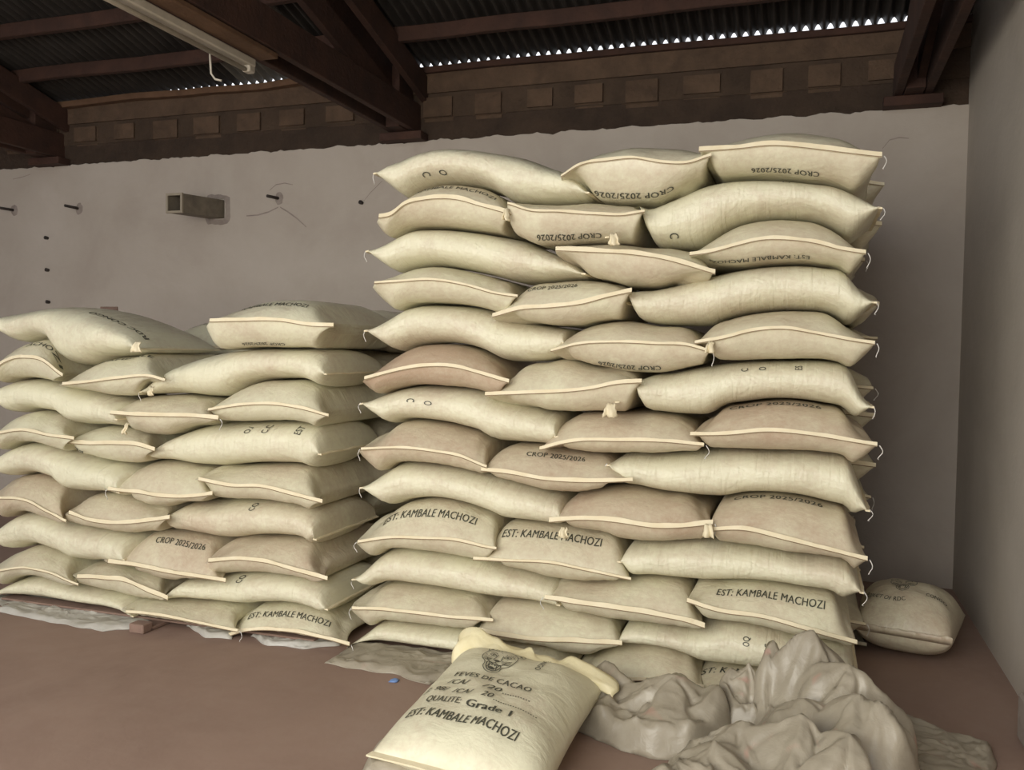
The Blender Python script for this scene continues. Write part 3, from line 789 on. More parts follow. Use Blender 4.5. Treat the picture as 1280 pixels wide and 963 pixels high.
LEFT = [
 (9,'L','l',[(-6,745),(15,728),(45,720),(80,728),(130,740),(160,750),(176,766)],None,.1,[],()),
 (9,'M','e',[(160,762),(172,752),(190,749),(240,755),(280,760),(296,770),(297,787)],[(160,766),(200,770),(240,778),(275,785),(297,790)],.2,[],(1,)),
 (9,'R','e',[(282,793),(297,778),(310,763),(340,757),(390,762),(412,770),(428,788),(437,803)],[(282,797),(310,789),(350,789),(400,797),(437,807)],.15,[(EST,1,.19,.86,.066,.062,.2)],(1,)),
 (8,'L','e',[(-6,713),(15,692),(40,684),(70,692),(88,702),(98,729)],[(-6,716),(30,711),(60,716),(98,732)],.2,[],()),
 (8,'R','l',[(213,745),(225,728),(260,722),(290,718),(340,718),(390,726),(408,738),(416,756)],None,.05,[('CO',1,.47,.52,.50,.22,.0)],()),
 (8,'M','e',[(98,720),(110,708),(125,704),(170,712),(200,720),(210,747)],[(98,723),(130,724),(165,730),(190,742),(210,750)],.25,[],()),
 (7,'L','l',[(-6,668),(10,648),(40,641),(70,650),(110,660),(145,668),(160,676),(165,695)],None,.08,[],()),
 (7,'R','e',[(262,700),(275,690),(290,680),(320,675),(355,675),(385,680),(398,700),(410,721)],[(262,703),(300,700),(330,703),(370,714),(410,725)],.45,[],()),
 (7,'M','e',[(137,701),(157,686),(180,667),(200,665),(240,672),(265,680),(272,700),(282,724)],[(137,704),(170,708),(210,716),(250,722),(282,728)],.45,[(CROP,1,.40,.83,.100,.055,.0)],()),
 (6,'L','e',[(-6,622),(10,602),(30,595),(60,600),(78,610),(83,650)],[(-6,624),(30,626),(60,640),(83,653)],.55,[],()),
 (6,'M','e',[(88,638),(100,623),(115,618),(160,622),(190,632),(205,640),(212,647)],[(88,643),(120,653),(160,655),(190,652),(212,649)],.35,[],()),
 (6,'R','l',[(208,652),(220,636),(260,628),(320,626),(360,630),(388,638),(400,654),(402,670)],None,.3,[('CO',1,.60,.65,.50,.22,.0)],()),
 (5,'L','l',[(-6,576),(10,560),(40,554),(80,565),(120,577),(148,586),(158,598),(157,612)],None,.08,[],()),
 (5,'M','e',[(137,610),(155,593),(170,583),(200,578),(235,585),(255,592),(266,617)],[(137,613),(180,618),(210,622),(240,622),(266,619)],.3,[],(-1,)),
 (5,'R','e',[(250,598),(265,590),(300,584),(340,583),(380,586),(393,600),(403,625)],[(250,601),(285,608),(330,610),(370,620),(403,629)],.3,[],()),
 (4,'L','e',[(-6,541),(10,524),(30,515),(55,517),(82,528),(93,546)],[(-6,544),(30,539),(60,545),(93,550)],.15,[],()),
 (4,'M','e',[(82,551),(100,540),(115,535),(150,535),(175,540),(190,550),(194,561)],[(82,554),(110,556),(150,556),(175,558),(194,564)],.15,[('E5 20',-1,.05,.28,0.030,.055,.0)],()),
 (4,'R','l',[(188,572),(205,552),(225,540),(260,531),(300,529),(340,528),(382,530),(400,541),(408,565)],None,.05,[('O./',1,.60,.65,.50,.22,.0),('C.C',1,.70,.75,.50,.22,.0),('EST',1,.88,.93,.50,.22,.0)],()),
 (3,'L','l',[(-6,493),(5,479),(25,474),(60,477),(100,488),(140,499),(155,509),(156,522)],None,.08,[],()),
 (3,'M','e',[(140,515),(155,503),(170,497),(200,495),(240,498),(262,505),(273,521)],[(140,518),(170,520),(210,521),(245,522),(273,525)],.25,[],(1,)),
 (3,'R','e',[(262,510),(280,495),(305,481),(345,476),(380,479),(398,490),(411,515)],[(262,514),(290,509),(330,506),(370,510),(411,521)],.1,[],()),
 (2,'L','e',[(-4,456),(12,438),(35,426),(55,425),(70,440),(78,467)],[(-4,460),(15,450),(35,448),(55,452),(78,471)],.15,[(EST[-6:],1,.45,.98,0.092,.06,.2)],()),
 (2,'R','l',[(187,488),(198,475),(210,462),(240,447),(280,438),(310,436),(360,436),(396,438),(408,448),(415,466)],None,.1,[],(-1,)),
 (2,'M','e',[(80,478),(95,465),(120,451),(155,446),(185,444),(198,458),(207,471)],[(80,482),(110,479),(150,474),(190,472),(207,477)],.15,[(EST[5:12],1,.3,.85,.150,.045,.0)],()),
 (1,'L','l',[(-6,400),(8,392),(30,387),(70,382),(105,388),(140,402),(170,420),(184,435)],None,.05,[('RDC CONGO',2,.57,.95,1.02,.15,.0)],()),
 (1,'R','e',[(264,399),(285,390),(315,378),(350,374),(392,379),(405,392),(417,405)],[(264,403),(300,402),(350,402),(390,408),(417,409)],.15,[(EST[5:],1,.25,.8,0.097,.055,.2),(CROP,-1,.3,.65,0.072,.04,.0)],()),
]
LOOK = {'l': 'lying lengthwise', 'e': 'sewn end out'}
def lab(stack, nrows, row, col, kind, extra=''):
    o = 'top row' if row == 1 else ('bottom row' if row == nrows else ORD[row] + ' row from top')
    return 'cream sack %s, %s column of the %s, %s' % (LOOK[kind], COLN[col], stack, o)
fitted = {}
def build(stack, data, nrows, base, key, cols=None):
    env = Env(base)
    sd = 0
    tops = {}
    for row, col, kind, T, S, dust, prints, thr in data:
        sd += 1
        jit = 0.012 * math.sin(sd * 2.3)
        yy = (Y0 if key == 1 else {'L': 3.62, 'M': 3.64, 'R': 3.67}[col]) + jit + (0.0 if kind == 'e' else 0.03)
        root, P, loc = make_sack(kind, T, S, yy, env, lab(stack, nrows, row, col, kind),
                  'cocoa sacks in the ' + stack, dust, prints=prints, threads=thr, seed=sd + key * 100, outer={'L': 'L', 'M': '', 'R': 'R'}[col])
        fitted[(key, row, col)] = root
        yb = yy + (0.14 if kind == 'e' else 0.09)
        tops[(row, col)] = (kind, [(lambda q: (q[0], q[2]))(at_y(a, b, yb)) for a, b in T])
    return env, tops
_, tops_r = build('tall stack', RIGHT, 13, 0.012, 1)
_, tops_l = build('lower left stack', LEFT, 9, 0.034, 2)

# the sacks behind the right-hand columns, glimpsed past the ends of the front ones
def back_column(stack, tops, nrows, dx, base, key):
    env = Env(base)
    for row in range(nrows, 0, -1):
        kind, T = tops[(row, 'R')]
        x0, x1 = T[0][0], T[-1][0]
        w = x1 - x0; xc = 0.5 * (x0 + x1) + dx + 0.02 * math.sin(row * 2.1)
        front_deep = 0.97 if kind == 'e' else 0.72
        w = min(w, 0.70)
        xc = x1 + dx - w / 2 + 0.015 * math.sin(row * 1.7)
        n = 9; tt = []
        for i in range(n):
            q = i / (n - 1); zc = float(np.interp(x0 + (x1 - x0) * (0.25 + 0.5 * q), [p[0] for p in T], [p[1] for p in T]))
            zz = zc - 0.075 * abs(2 * q - 1) ** 2.5
            tt.append((xc - w / 2 + w * q, zz))
        S = [(p[0], 0.0) for p in tt]
        zs = tt[0][1] - 0.004
        S = [(p[0], min(zs, p[1]) - 0.0 + 0.02 * math.sin(math.pi * i / (n - 1))) for i, p in enumerate(tt)]
        o = 'top row' if row == 1 else ('bottom row' if row == nrows else ORD[row] + ' row from top')
        make_sack('e', tt, S, (Y0 if key == 7 else 3.67) + front_deep, env, 'cream sack behind right column of the %s, %s' % (stack, o),
                  'cocoa sacks behind the ' + stack, 0.2, px=False, seed=key * 50 + row, length=0.9,
                  threads=(1,) if row % 3 == 0 else ())
back_column('tall stack', tops_r, 13, 0.055, 0.012, 7)
back_column('lower left stack', tops_l, 9, -0.03, 0.034, 8)
# one more sack lies on top at the back of the left stack
envb = Env(1.36)
Tb = [(lambda q: (q[0], q[2]))(at_y(a, b, 4.75)) for a, b in [(196, 436), (208, 416), (228, 405), (262, 400), (300, 402), (330, 412), (350, 432)]]
Sb = [(lambda q: (q[0], q[2]))(at_y(a, b, 4.75)) for a, b in [(196, 440), (230, 437), (262, 436), (310, 437), (350, 438)]]
make_sack('e', Tb, Sb, 4.70, envb, 'cream sack at the back of the lower left stack, showing between its two top sacks',
          'cocoa sacks behind the lower left stack', 0.05, px=False, seed=77, length=0.9, prints=[('PRODUCT OF', 1, .15, .8, .17, .06, 0)], lens_bd=0.12)
# its supports, further back in the same stack, so that nothing hangs in the air
for i in range(7):
    z0 = 0.075 + i * (1.36 - 0.075) / 7
    xa, xb = Tb[0][0], Tb[-1][0]
    tt = [(xa + (xb - xa) * q, z0 + 0.187 - 0.07 * abs(2 * q - 1) ** 2.5) for q in np.linspace(0, 1, 9)]
    S = [(p[0], z0 + 0.095) for p in tt]
    ev = Env(z0)
    make_sack('e', tt, S, 4.71 + 0.01 * (i % 3), ev, 'cream sack inside the lower left stack, hidden below its top back sack, %s of seven' % ORD[7 - i],
              'cocoa sacks behind the lower left stack', 0.1, px=False, seed=200 + i, length=0.9)

# pallet under the left stack
def pallet():
    loc = Vector((-3.2, 3.9, 0)); r = empty('wooden_pallet', loc)
    tag(r, 'low wooden pallet under the lower left stack, a block showing', 'pallet')
    q = at_z(176, 790, 0)
    for i in range(7):
        beam_obj('board', (-4.25, 3.76 + i * 0.14, 0.026), (-2.25, 3.76 + i * 0.14, 0.026), 0.09, 0.011, M['brick'], r, loc)
    for xx in (q[0] - 0.95, q[0]):
        beam_obj('bearer', (xx, q[1] + 0.02, 0.0105), (xx, 4.75, 0.0105), 0.09, 0.019, M['brick'], r, loc)
    beam_obj('block', (q[0] - 0.045, q[1] + 0.0, 0.024), (q[0] + 0.045, q[1] + 0.0, 0.024), 0.07, 0.046, M['brick'], r, loc)
pallet()

# ------------------------------------------------------------------ flat and crumpled cloth pieces
def poly_inside(p, poly):
    c = False; n = len(poly); j = n - 1
    for i in range(n):
        if ((poly[i][1] > p[1]) != (poly[j][1] > p[1])) and (p[0] < (poly[j][0] - poly[i][0]) * (p[1] - poly[i][1]) / (poly[j][1] - poly[i][1]) + poly[i][0]): c = not c
        j = i
    return c
def crumpled(name, label, poly, peaks, mat, base=0.03, rough=0.05, step=0.014, seed=0, zoff=0.0, edge=0.06, group=None, cat='bag', swell=0.0, fold=6.0, hem=None):
    """a limp cloth bag heaped on the floor: poly is its plan on the floor (metres); peaks (x, y, height, radius, sharpness) are its tents"""
    P_ = [Vector((p[0], p[1])) for p in poly]
    # refine and roughen the plan outline
    out = []
    n = len(P_)
    for i in range(n):
        a, b = P_[i], P_[(i + 1) % n]; k = max(1, int((b - a).length / 0.022))
        for j in range(k):
            q = a.lerp(b, j / k); nn = noise.noise(Vector((q.x * 9, q.y * 9, seed))) * 0.02
            d = (b - a).normalized(); out.append(q + Vector((-d.y, d.x)) * nn)
    c = sum(out, Vector((0, 0))) / len(out)
    nr = 46; m_ = len(out)
    def dist_edge(q):
        best = 9.0
        for i_ in range(0, m_, 3):
            a_ = out[i_]; b_ = out[(i_ + 3) % m_]; ab = b_ - a_; l2 = ab.length_squared
            t_ = max(0.0, min(1.0, (q - a_).dot(ab) / l2)) if l2 > 0 else 0
            dd = (q - a_ - ab * t_).length_squared
            if dd < best: best = dd
        return math.sqrt(best) if best < 9 else 3.0
    def height(q):
        e = min(1.0, dist_edge(q) / edge)
        e = 1 - (1 - e) ** 2
        w = Vector((noise.noise(Vector((q.x * 4, q.y * 4, seed))), noise.noise(Vector((q.x * 4, q.y * 4, seed + 9)))))
        qq = q + w * 0.07
        d1 = noise.voronoi(Vector((qq.x * fold * .55, qq.y * fold * 0.4, seed + 3)))[0]
        d2 = noise.voronoi(Vector((qq.x * fold * 1.3, qq.y * fold * 1.1, seed + 5)))[0]
        r1 = (d1[1] - d1[0]) * 1.6; r2 = (d2[1] - d2[0]) * 1.3
        rd = lambda fx, fy, o_: 1 - min(1.0, abs(noise.noise(Vector((qq.x * fx, qq.y * fy, seed + o_)))) * 3.0)
        h = base + rough * (0.6 * min(r1, 1.2) + 0.2 * min(r2, 1.2) + 0.75 * rd(7, 4, 13) + 0.42 * rd(11, 17, 17) + 0.25 * rd(27, 21, 19))
        for (x_, y_, hh, rad, sh) in peaks:
            dv = Vector((qq.x - x_, qq.y - y_)) - w * 0.05; an = math.atan2(dv.y, dv.x)
            tri = lambda t_: abs((t_ % 1.0) * 2 - 1) * 2 - 1
            # sharp pleats radiating from each tent
            rr = rad * (1 + 0.26 * tri(an / (2 * math.pi) * 4 + seed * .37 + x_ * 3) + 0.10 * tri(an / (2 * math.pi) * 9 + y_ * 7))
            t = max(0.0, 1 - dv.length / rr)
            h = max(h, hh * (t ** sh) * 0.97 + 0.30 * h) if t > 0 else h
        return max(0.004, h * e)
    V = [Vector((c.x, c.y, zoff + height(c)))]; Fc = []
    for j in range(1, nr + 1):
        t = (j / nr) ** 0.9
        for q in out:
            p = c + (q - c) * t
            hgt = height(p) if j < nr else 0.002
            s_ = 0.02 * (hgt / 0.15 if hgt < 0.15 else 1)
            dx = s_ * noise.noise(Vector((p.x * 12, p.y * 12, seed + 20 + hgt * 9))); dy = s_ * noise.noise(Vector((p.x * 12, p.y * 12, seed + 30 + hgt * 9)))
            V.append(Vector((p.x + dx, p.y + dy, zoff + hgt)))
    for i in range(m_): Fc.append((0, 1 + i, 1 + (i + 1) % m_))
    for j in range(nr - 1):
        for i in range(m_):
            a = 1 + j * m_ + i; b = 1 + j * m_ + (i + 1) % m_
            Fc.append((a, a + m_, b + m_, b))
    # underside
    k = len(V); V.append(Vector((c.x, c.y, zoff + 0.001)))
    for i in range(m_): Fc.append((k, 1 + (nr - 1) * m_ + (i + 1) % m_, 1 + (nr - 1) * m_ + i))
    loc = Vector((c.x, c.y, zoff))
    o = mesh_obj(name, V, Fc, mat, None, True, loc)
    bmn = bmesh.new(); bmn.from_mesh(o.data); bmesh.ops.recalc_face_normals(bmn, faces=bmn.faces); bmn.to_mesh(o.data); bmn.free()
    tag(o, label, cat, group)
    return o
FZ = lambda pts, z=0.0: [tuple(at_z(a, b, z)[:2]) for a, b in pts]
pk = lambda a, b, Y, r, sh: (lambda q: (q[0], q[1], q[2], r, sh))(at_y(a, b, Y))
G1 = 'empty grey bags heaped in front of the tall stack'
crumpled('empty_bag', 'crumpled empty grey bag with a pointed corner touching the open printed sack', 
         [(-.92, 3.33), (-.72, 3.17), (-.50, 3.10), (-.36, 3.12), (-.22, 3.30), (-.24, 3.50), (-.40, 3.60), (-.60, 3.62), (-.74, 3.60), (-.84, 3.50)],
         [pk(757, 833, 3.48, .22, .9), pk(845, 850, 3.40, .30, .8), pk(905, 868, 3.36, .2, .7), pk(700, 873, 3.32, .16, .8), pk(868, 905, 3.16, .12, .6)],
         M['grey_bag'], base=.07, rough=.035, seed=1, group=G1)
crumpled('empty_bag', 'tall tent-like crumpled grey bag with two upright peaks against the tall stack',
         [(-.20, 3.52), (-.05, 3.64), (.16, 3.64), (.32, 3.58), (.42, 3.30), (.38, 3.0), (.30, 2.85), (-.02, 2.9), (-.16, 3.2)],
         [pk(966, 808, 3.50, .20, .75), pk(1018, 797, 3.47, .22, .75), pk(1060, 842, 3.32, .30, .8), pk(1075, 880, 3.10, .28, .8), pk(1000, 890, 3.18, .25, .7), pk(1100, 905, 3.05, .2, .6)],
         M['grey_bag'], base=.10, rough=.05, seed=2, group=G1)
crumpled('empty_bag', 'low crumpled grey bag with pinkish stains nearest the camera at the bottom of the heap',
         [(-.40, 3.05), (-.16, 3.18), (.08, 3.16), (.22, 3.0), (.26, 2.7), (.1, 2.5), (-.3, 2.5), (-.48, 2.75)],
         [pk(930, 915, 2.98, .22, .7), pk(1000, 905, 2.95, .24, .7), pk(900, 945, 2.85, .2, .6), pk(1060, 930, 2.85, .2, .6)],
         M['grey_bag'], base=.09, rough=.05, seed=3, group=G1)
crumpled('empty_bag', 'flat empty grey bag spread on the floor at the right end of the heap',
         FZ([(1085, 890), (1122, 898), (1180, 918), (1243, 938), (1247, 985), (1190, 990), (1100, 985)]),
         [pk(1128, 897, 3.72, .1, .6)], M['grey_bag'], base=.02, rough=.018, seed=4, group=G1, edge=.03)
crumpled('empty_bag', 'small crumpled grey bag tucked between the two larger ones, against the stack',
         [(-.34, 3.46), (-.28, 3.62), (-.10, 3.66), (-.04, 3.5), (-.12, 3.32), (-.28, 3.32)],
         [pk(935, 843, 3.50, .16, .7), pk(912, 850, 3.5, .12, .6)], M['grey_bag'], base=.1, rough=.05, seed=5, group=G1, fold=9)
crumpled('empty_bag', 'end of a grey bag lying at the lower left corner of the printed sack',
         FZ([(440, 985), (462, 945), (500, 928), (545, 940), (570, 990)]), [], M['grey_bag'], base=.05, rough=.02, seed=6)
crumpled('ground_sheet', 'grey bag spread flat under the left end of the tall stack',
         FZ([(404, 830), (430, 815), (445, 806), (520, 812), (620, 826), (640, 850), (590, 868), (556, 853), (535, 858), (500, 846)]), [],
         M['grey_bag'], base=.012, rough=.012, seed=7, edge=.04, cat='sheet')
crumpled('ground_sheet', 'pale plastic sheet poking out under the left end of the lower stack',
         FZ([(-12, 764), (-10, 745), (60, 748), (165, 765), (192, 778), (176, 786), (130, 790), (80, 782), (40, 774)]), [],
         M['pale_sheet'], base=.010, rough=.012, seed=8, edge=.03, cat='sheet')
crumpled('ground_sheet', 'narrow edge of pale sheet under the middle of the lower stack',
         FZ([(232, 783), (262, 778), (300, 790), (290, 800), (258, 798)]), [], M['pale_sheet'], base=.014, rough=.01, seed=9, edge=.02, cat='sheet')
crumpled('ground_sheet', 'narrow edge of pale sheet under the right end of the lower stack',
         FZ([(312, 796), (340, 790), (430, 798), (425, 808), (380, 812), (335, 808)]), [], M['pale_sheet'], base=.014, rough=.01, seed=10, edge=.02, cat='sheet')
q = at_z(493, 852, 0)
crumpled('plastic_scrap', 'tiny blue plastic scrap on the floor left of the printed sack',
         [(q[0] - .018, q[1] - .02), (q[0] + .016, q[1] - .016), (q[0] + .02, q[1] + .016), (q[0] - .014, q[1] + .02)], [], M['blue'], base=.008, rough=.004, seed=12, edge=.01, cat='scrap', step=.004)

# ------------------------------------------------------------------ loose sacks on the floor
def pillow(label, corners, thick, lift, seed, dust, hem_front=True, group='loose sacks on the floor', power=0.5, nu=56, nv=64, seamh=None, pinch=0.05, puck=0.006, dome=4.5):
    """corners: BL, BR, TR, TL plan points (x, y, z of the underside). u left to right, v from the near end to the far end"""
    C = [Vector(c) for c in corners]
    sd = Vector((seed, seed * 2, seed * 3))
    def Pt(u, v, side=1):
        # corners poke out, the sides are drawn in
        pu = pinch * math.sin(math.pi * min(max(v, 0), 1)); u2 = 0.5 + (u - 0.5) * (1 - pu)
        pv = pinch * 0.8 * math.sin(math.pi * min(max(u, 0), 1)); v2 = 0.5 + (v - 0.5) * (1 - pv)
        b = C[0].lerp(C[1], u2); t = C[3].lerp(C[2], u2); p = b.lerp(t, v2)
        e1 = max(0.0, 1 - abs(2 * u - 1) ** 3.2) ** 0.55; e2 = max(0.0, 1 - abs(2 * v - 1) ** dome) ** 0.62
        g = e1 * e2
        sh = 0.42 if seamh is None else seamh
        h = thick * (1 + 0.10 * noise.noise(Vector((u * 3, v * 3, seed))))
        edge_d = min(v, 1 - v)
        pl = noise.noise(Vector((u * 24, v * 2, seed))) * puck * math.exp(-edge_d / 0.12) + noise.noise(Vector((u * 6, v * 7, seed + 4))) * 0.010
        if side > 0: z = thick * sh + (h * (1 - sh)) * g + pl * g
        else: z = thick * sh * (1 - g ** 0.8)
        return Vector((p.x, p.y, p.z + z + lift))
    V = []; UV = []; Fc = []
    us = 0.5 * (1 - np.cos(np.linspace(0, math.pi, nu + 1))); us = 0.6 * us + 0.4 * np.linspace(0, 1, nu + 1)
    vs = 0.5 * (1 - np.cos(np.linspace(0, math.pi, nv + 1))); vs = 0.6 * vs + 0.4 * np.linspace(0, 1, nv + 1)
    ring = 2 * nu
    for v in vs:
        for i in range(nu + 1): V.append(Pt(us[i], v, 1)); UV.append((us[i] * .65, v * .95))
        for i in range(nu - 1, 0, -1): V.append(Pt(us[i], v, -1)); UV.append((2 - us[i] * .65, v * .95))
    for j in range(nv):
        for i in range(ring): Fc.append((j * ring + i, j * ring + (i + 1) % ring, (j + 1) * ring + (i + 1) % ring, (j + 1) * ring + i))
    loc = Vector((sum(c.x for c in C) / 4, sum(c.y for c in C) / 4, min(v.z for v in V)))
    r = empty('cocoa_sack', loc); tag(r, label, 'sack', group)
    body = mesh_obj('sack_body', V, Fc, M['sack'], r, True, loc, UV); body.color = (dust, .10, .5, 1)
    bmn = bmesh.new(); bmn.from_mesh(body.data); bmesh.ops.recalc_face_normals(bmn, faces=bmn.faces); bmn.to_mesh(body.data); bmn.free()
    return r, Pt, loc

# the printed sack lying in front of the tall stack, its mouth open towards the stack
BL, BR = (-1.36, 2.62, 0.0), (-0.73, 2.50, 0.0)
TR, TL = (-0.735, 3.40, 0.03), (-1.40, 3.56, 0.03)
psk, PP, ploc = pillow('open cream sack printed with a leopard head, lying in front of the tall stack', [BL, BR, TR, TL], 0.22, 0.0, 5, 0.0, puck=0.003)
def P2(a, b): return PP(min(max(a, 0.01), 0.99), min(max(b, 0.01), 0.99), 1)
def txt_item(s, u0, u1, v0, sz, shear=0.0, bold=0.028, shv=0.0):
    v2, f2, wd = text_2d(s, shear, bold)
    return (np.stack([u0 + (u1 - u0) * v2[:, 0] / wd, (1.04 * (v0 + v2[:, 1] * sz + shv * v2[:, 0] / wd) - .12) / .92], 1), f2)
items = [txt_item('FEVES DE CACAO', .20, .73, .550, .056, 0, .030, -.01),
         txt_item('/CA/', .20, .345, .480, .052, .25), txt_item('/20', .44, .565, .480, .052, .25), txt_item('...........', .58, .76, .476, .055),
         txt_item('J: 98/', .09, .25, .410, .050, .25), txt_item('/CA/', .28, .415, .410, .050, .25), txt_item('20', .475, .55, .410, .050, .25), txt_item('..................', .56, .84, .405, .05),
         txt_item('QUALITE:', .155, .385, .335, .054, 0), txt_item('Grade 1', .42, .71, .335, .056, 0, .06),
         txt_item(EST, .10, .80, .240, .066, .2, .034)]
v2, f2, wd = text_2d('RD CONGO', .15)
items.append((np.stack([.655 + v2[:, 1] * .055, 1.0 - (1.0 - .70) * v2[:, 0] / wd], 1), f2))
map_print('print', items, P2, psk, ploc, 1, 0.003)
# leopard head, drawn as ink strokes
def stroke(pts, w, closed=False):
    """ribbon along a polyline in emblem units"""
    pts = [np.array(p, float) for p in pts]
    # resample with Catmull-Rom
    P_ = []
    n = len(pts)
    rng = range(n if closed else n - 1)
    for i in rng:
        p0 = pts[(i - 1) % n] if closed or i > 0 else pts[0]; p1 = pts[i]; p2 = pts[(i + 1) % n]; p3 = pts[(i + 2) % n] if closed or i + 2 < n else pts[-1]
        for t in np.linspace(0, 1, 5)[:-1]:
            P_.append(0.5 * ((2 * p1) + (-p0 + p2) * t + (2 * p0 - 5 * p1 + 4 * p2 - p3) * t * t + (-p0 + 3 * p1 - 3 * p2 + p3) * t**3))
    if not closed: P_.append(pts[-1])
    V = []; Fc = []; m_ = len(P_)
    for i in range(m_):
        a = P_[(i - 1) % m_] if closed or i > 0 else P_[0]; b = P_[(i + 1) % m_] if closed or i < m_ - 1 else P_[-1]
        d = b - a; d = d / (np.linalg.norm(d) + 1e-9); nn = np.array([-d[1], d[0]])
        V += [P_[i] + nn * w / 2, P_[i] - nn * w / 2]
    for i in range(m_ if closed else m_ - 1):
        k = (i + 1) % m_; Fc.append((2 * i, 2 * i + 1, 2 * k + 1, 2 * k))
    return np.array(V), Fc
def blob(cx, cy, rx, ry, n=8, rot=0):
    V = [(cx + math.cos(t) * rx * math.cos(rot) - math.sin(t) * ry * math.sin(rot), cy + math.cos(t) * rx * math.sin(rot) + math.sin(t) * ry * math.cos(rot)) for t in np.linspace(0, 2 * math.pi, n, endpoint=False)]
    return np.array(V), [tuple(range(n))]
lw = .035
em = [
 # skull and cheeks, open jaw
 stroke([(-.70, .70), (-.45, .86), (0, .92), (.45, .86), (.74, .66), (.86, .35), (.84, .0), (.70, -.30), (.50, -.45), (.42, -.60), (.40, -.82), (.22, -1.0), (0, -1.06), (-.22, -1.0), (-.42, -.80), (-.44, -.58), (-.52, -.42), (-.74, -.22), (-.86, .05), (-.84, .40)], lw, True),
 # ears
 stroke([(-.74, .60), (-.90, .86), (-.78, 1.04), (-.56, 1.0), (-.40, .86)], lw), blob(-.70, .86, .09, .07, 8, .4),
 stroke([(.74, .58), (.98, .74), (1.02, .98), (.82, 1.04), (.50, .86)], lw), blob(.84, .86, .10, .06, 8, -.6),
 # eyes
 stroke([(-.56, .30), (-.42, .40), (-.26, .30), (-.20, .20), (-.38, .20)], lw, True), blob(-.38, .29, .05, .06),
 stroke([(.56, .30), (.42, .40), (.26, .30), (.20, .20), (.38, .20)], lw, True), blob(.38, .29, .05, .06),
 stroke([(-.60, .46), (-.40, .52), (-.20, .40)], lw), stroke([(.60, .46), (.40, .52), (.20, .40)], lw),
 # nose and muzzle
 stroke([(-.14, .34), (-.16, .05), (-.20, -.10), (-.08, -.20), (0, -.22), (.08, -.20), (.20, -.10), (.16, .05), (.14, .34)], lw),
 blob(0, -.14, .14, .07, 8), stroke([(0, -.2), (0, -.34)], lw),
 stroke([(0, -.34), (-.2, -.40), (-.40, -.30), (-.50, -.14)], lw), stroke([(0, -.34), (.2, -.40), (.40, -.30), (.50, -.14)], lw),
 # mouth with fangs and tongue
 stroke([(-.34, -.42), (-.30, -.72), (-.16, -.90), (0, -.93), (.16, -.90), (.30, -.72), (.34, -.42), (0, -.46)], lw * 1.4, True),
 blob(0, -.76, .15, .10, 10), stroke([(-.25, -.44), (-.20, -.64), (-.15, -.44)], lw), stroke([(.25, -.44), (.20, -.64), (.15, -.44)], lw),
 stroke([(-.24, -.78), (-.19, -.62), (-.14, -.82)], lw), stroke([(.24, -.78), (.19, -.62), (.14, -.82)], lw),
 stroke([(-.1, -.48), (-.08, -.56), (-.04, -.48)], lw), stroke([(.1, -.48), (.08, -.56), (.04, -.48)], lw),
]
for sg in (-1, 1):
    for k in range(4): em.append(stroke([(sg * (.26 + .03 * k), -.10 - .06 * k), (sg * .48, -.06 - .07 * k), (sg * .72, .02 - .08 * k)], lw * .8))
rs = random.Random(4)
for k in range(95):
    a_, b_ = rs.uniform(-.8, .8), rs.uniform(-.25, .88)
    if a_ * a_ / .62 + (b_ - .3) ** 2 / .36 > 1 or (abs(a_) < .18 and b_ < .4) or (.16 < abs(a_) < .62 and .14 < b_ < .52): continue
    em.append(blob(a_, b_, rs.uniform(.018, .035), rs.uniform(.018, .03), 6))
ecu, ecv, eu, ev_ = .395, .722, .135, .134
em2 = [(np.stack([ecu + v[:, 0] * eu, ecv + v[:, 1] * ev_], 1), f) for v, f in em]
map_print('leopard_emblem', em2, P2, psk, ploc, 1, 0.003)
hemv = []
# seam of the near end, side threads
for i in range(41):
    p = PP(i / 40, 0.0, 1); hemv.append(p)
v, f = [], []
for i, p in enumerate(hemv):
    w_ = .022 + .006 * noise.noise(Vector((i * .3, 2, 2)))
    v += [p + Vector((0, .003, -.003)), p + Vector((-.01, -w_, -.004)), p + Vector((-.01, -w_, .002)), p + Vector((0, .003, .005))]
for i in range(40):
    for k_ in range(4): f.append((i * 4 + k_, i * 4 + (k_ + 1) % 4, i * 4 + 4 + (k_ + 1) % 4, i * 4 + 4 + k_))
f += [(3, 2, 1, 0), (160, 161, 162, 163)]
mesh_obj('hem', v, f, M['hem'], psk, False, ploc)
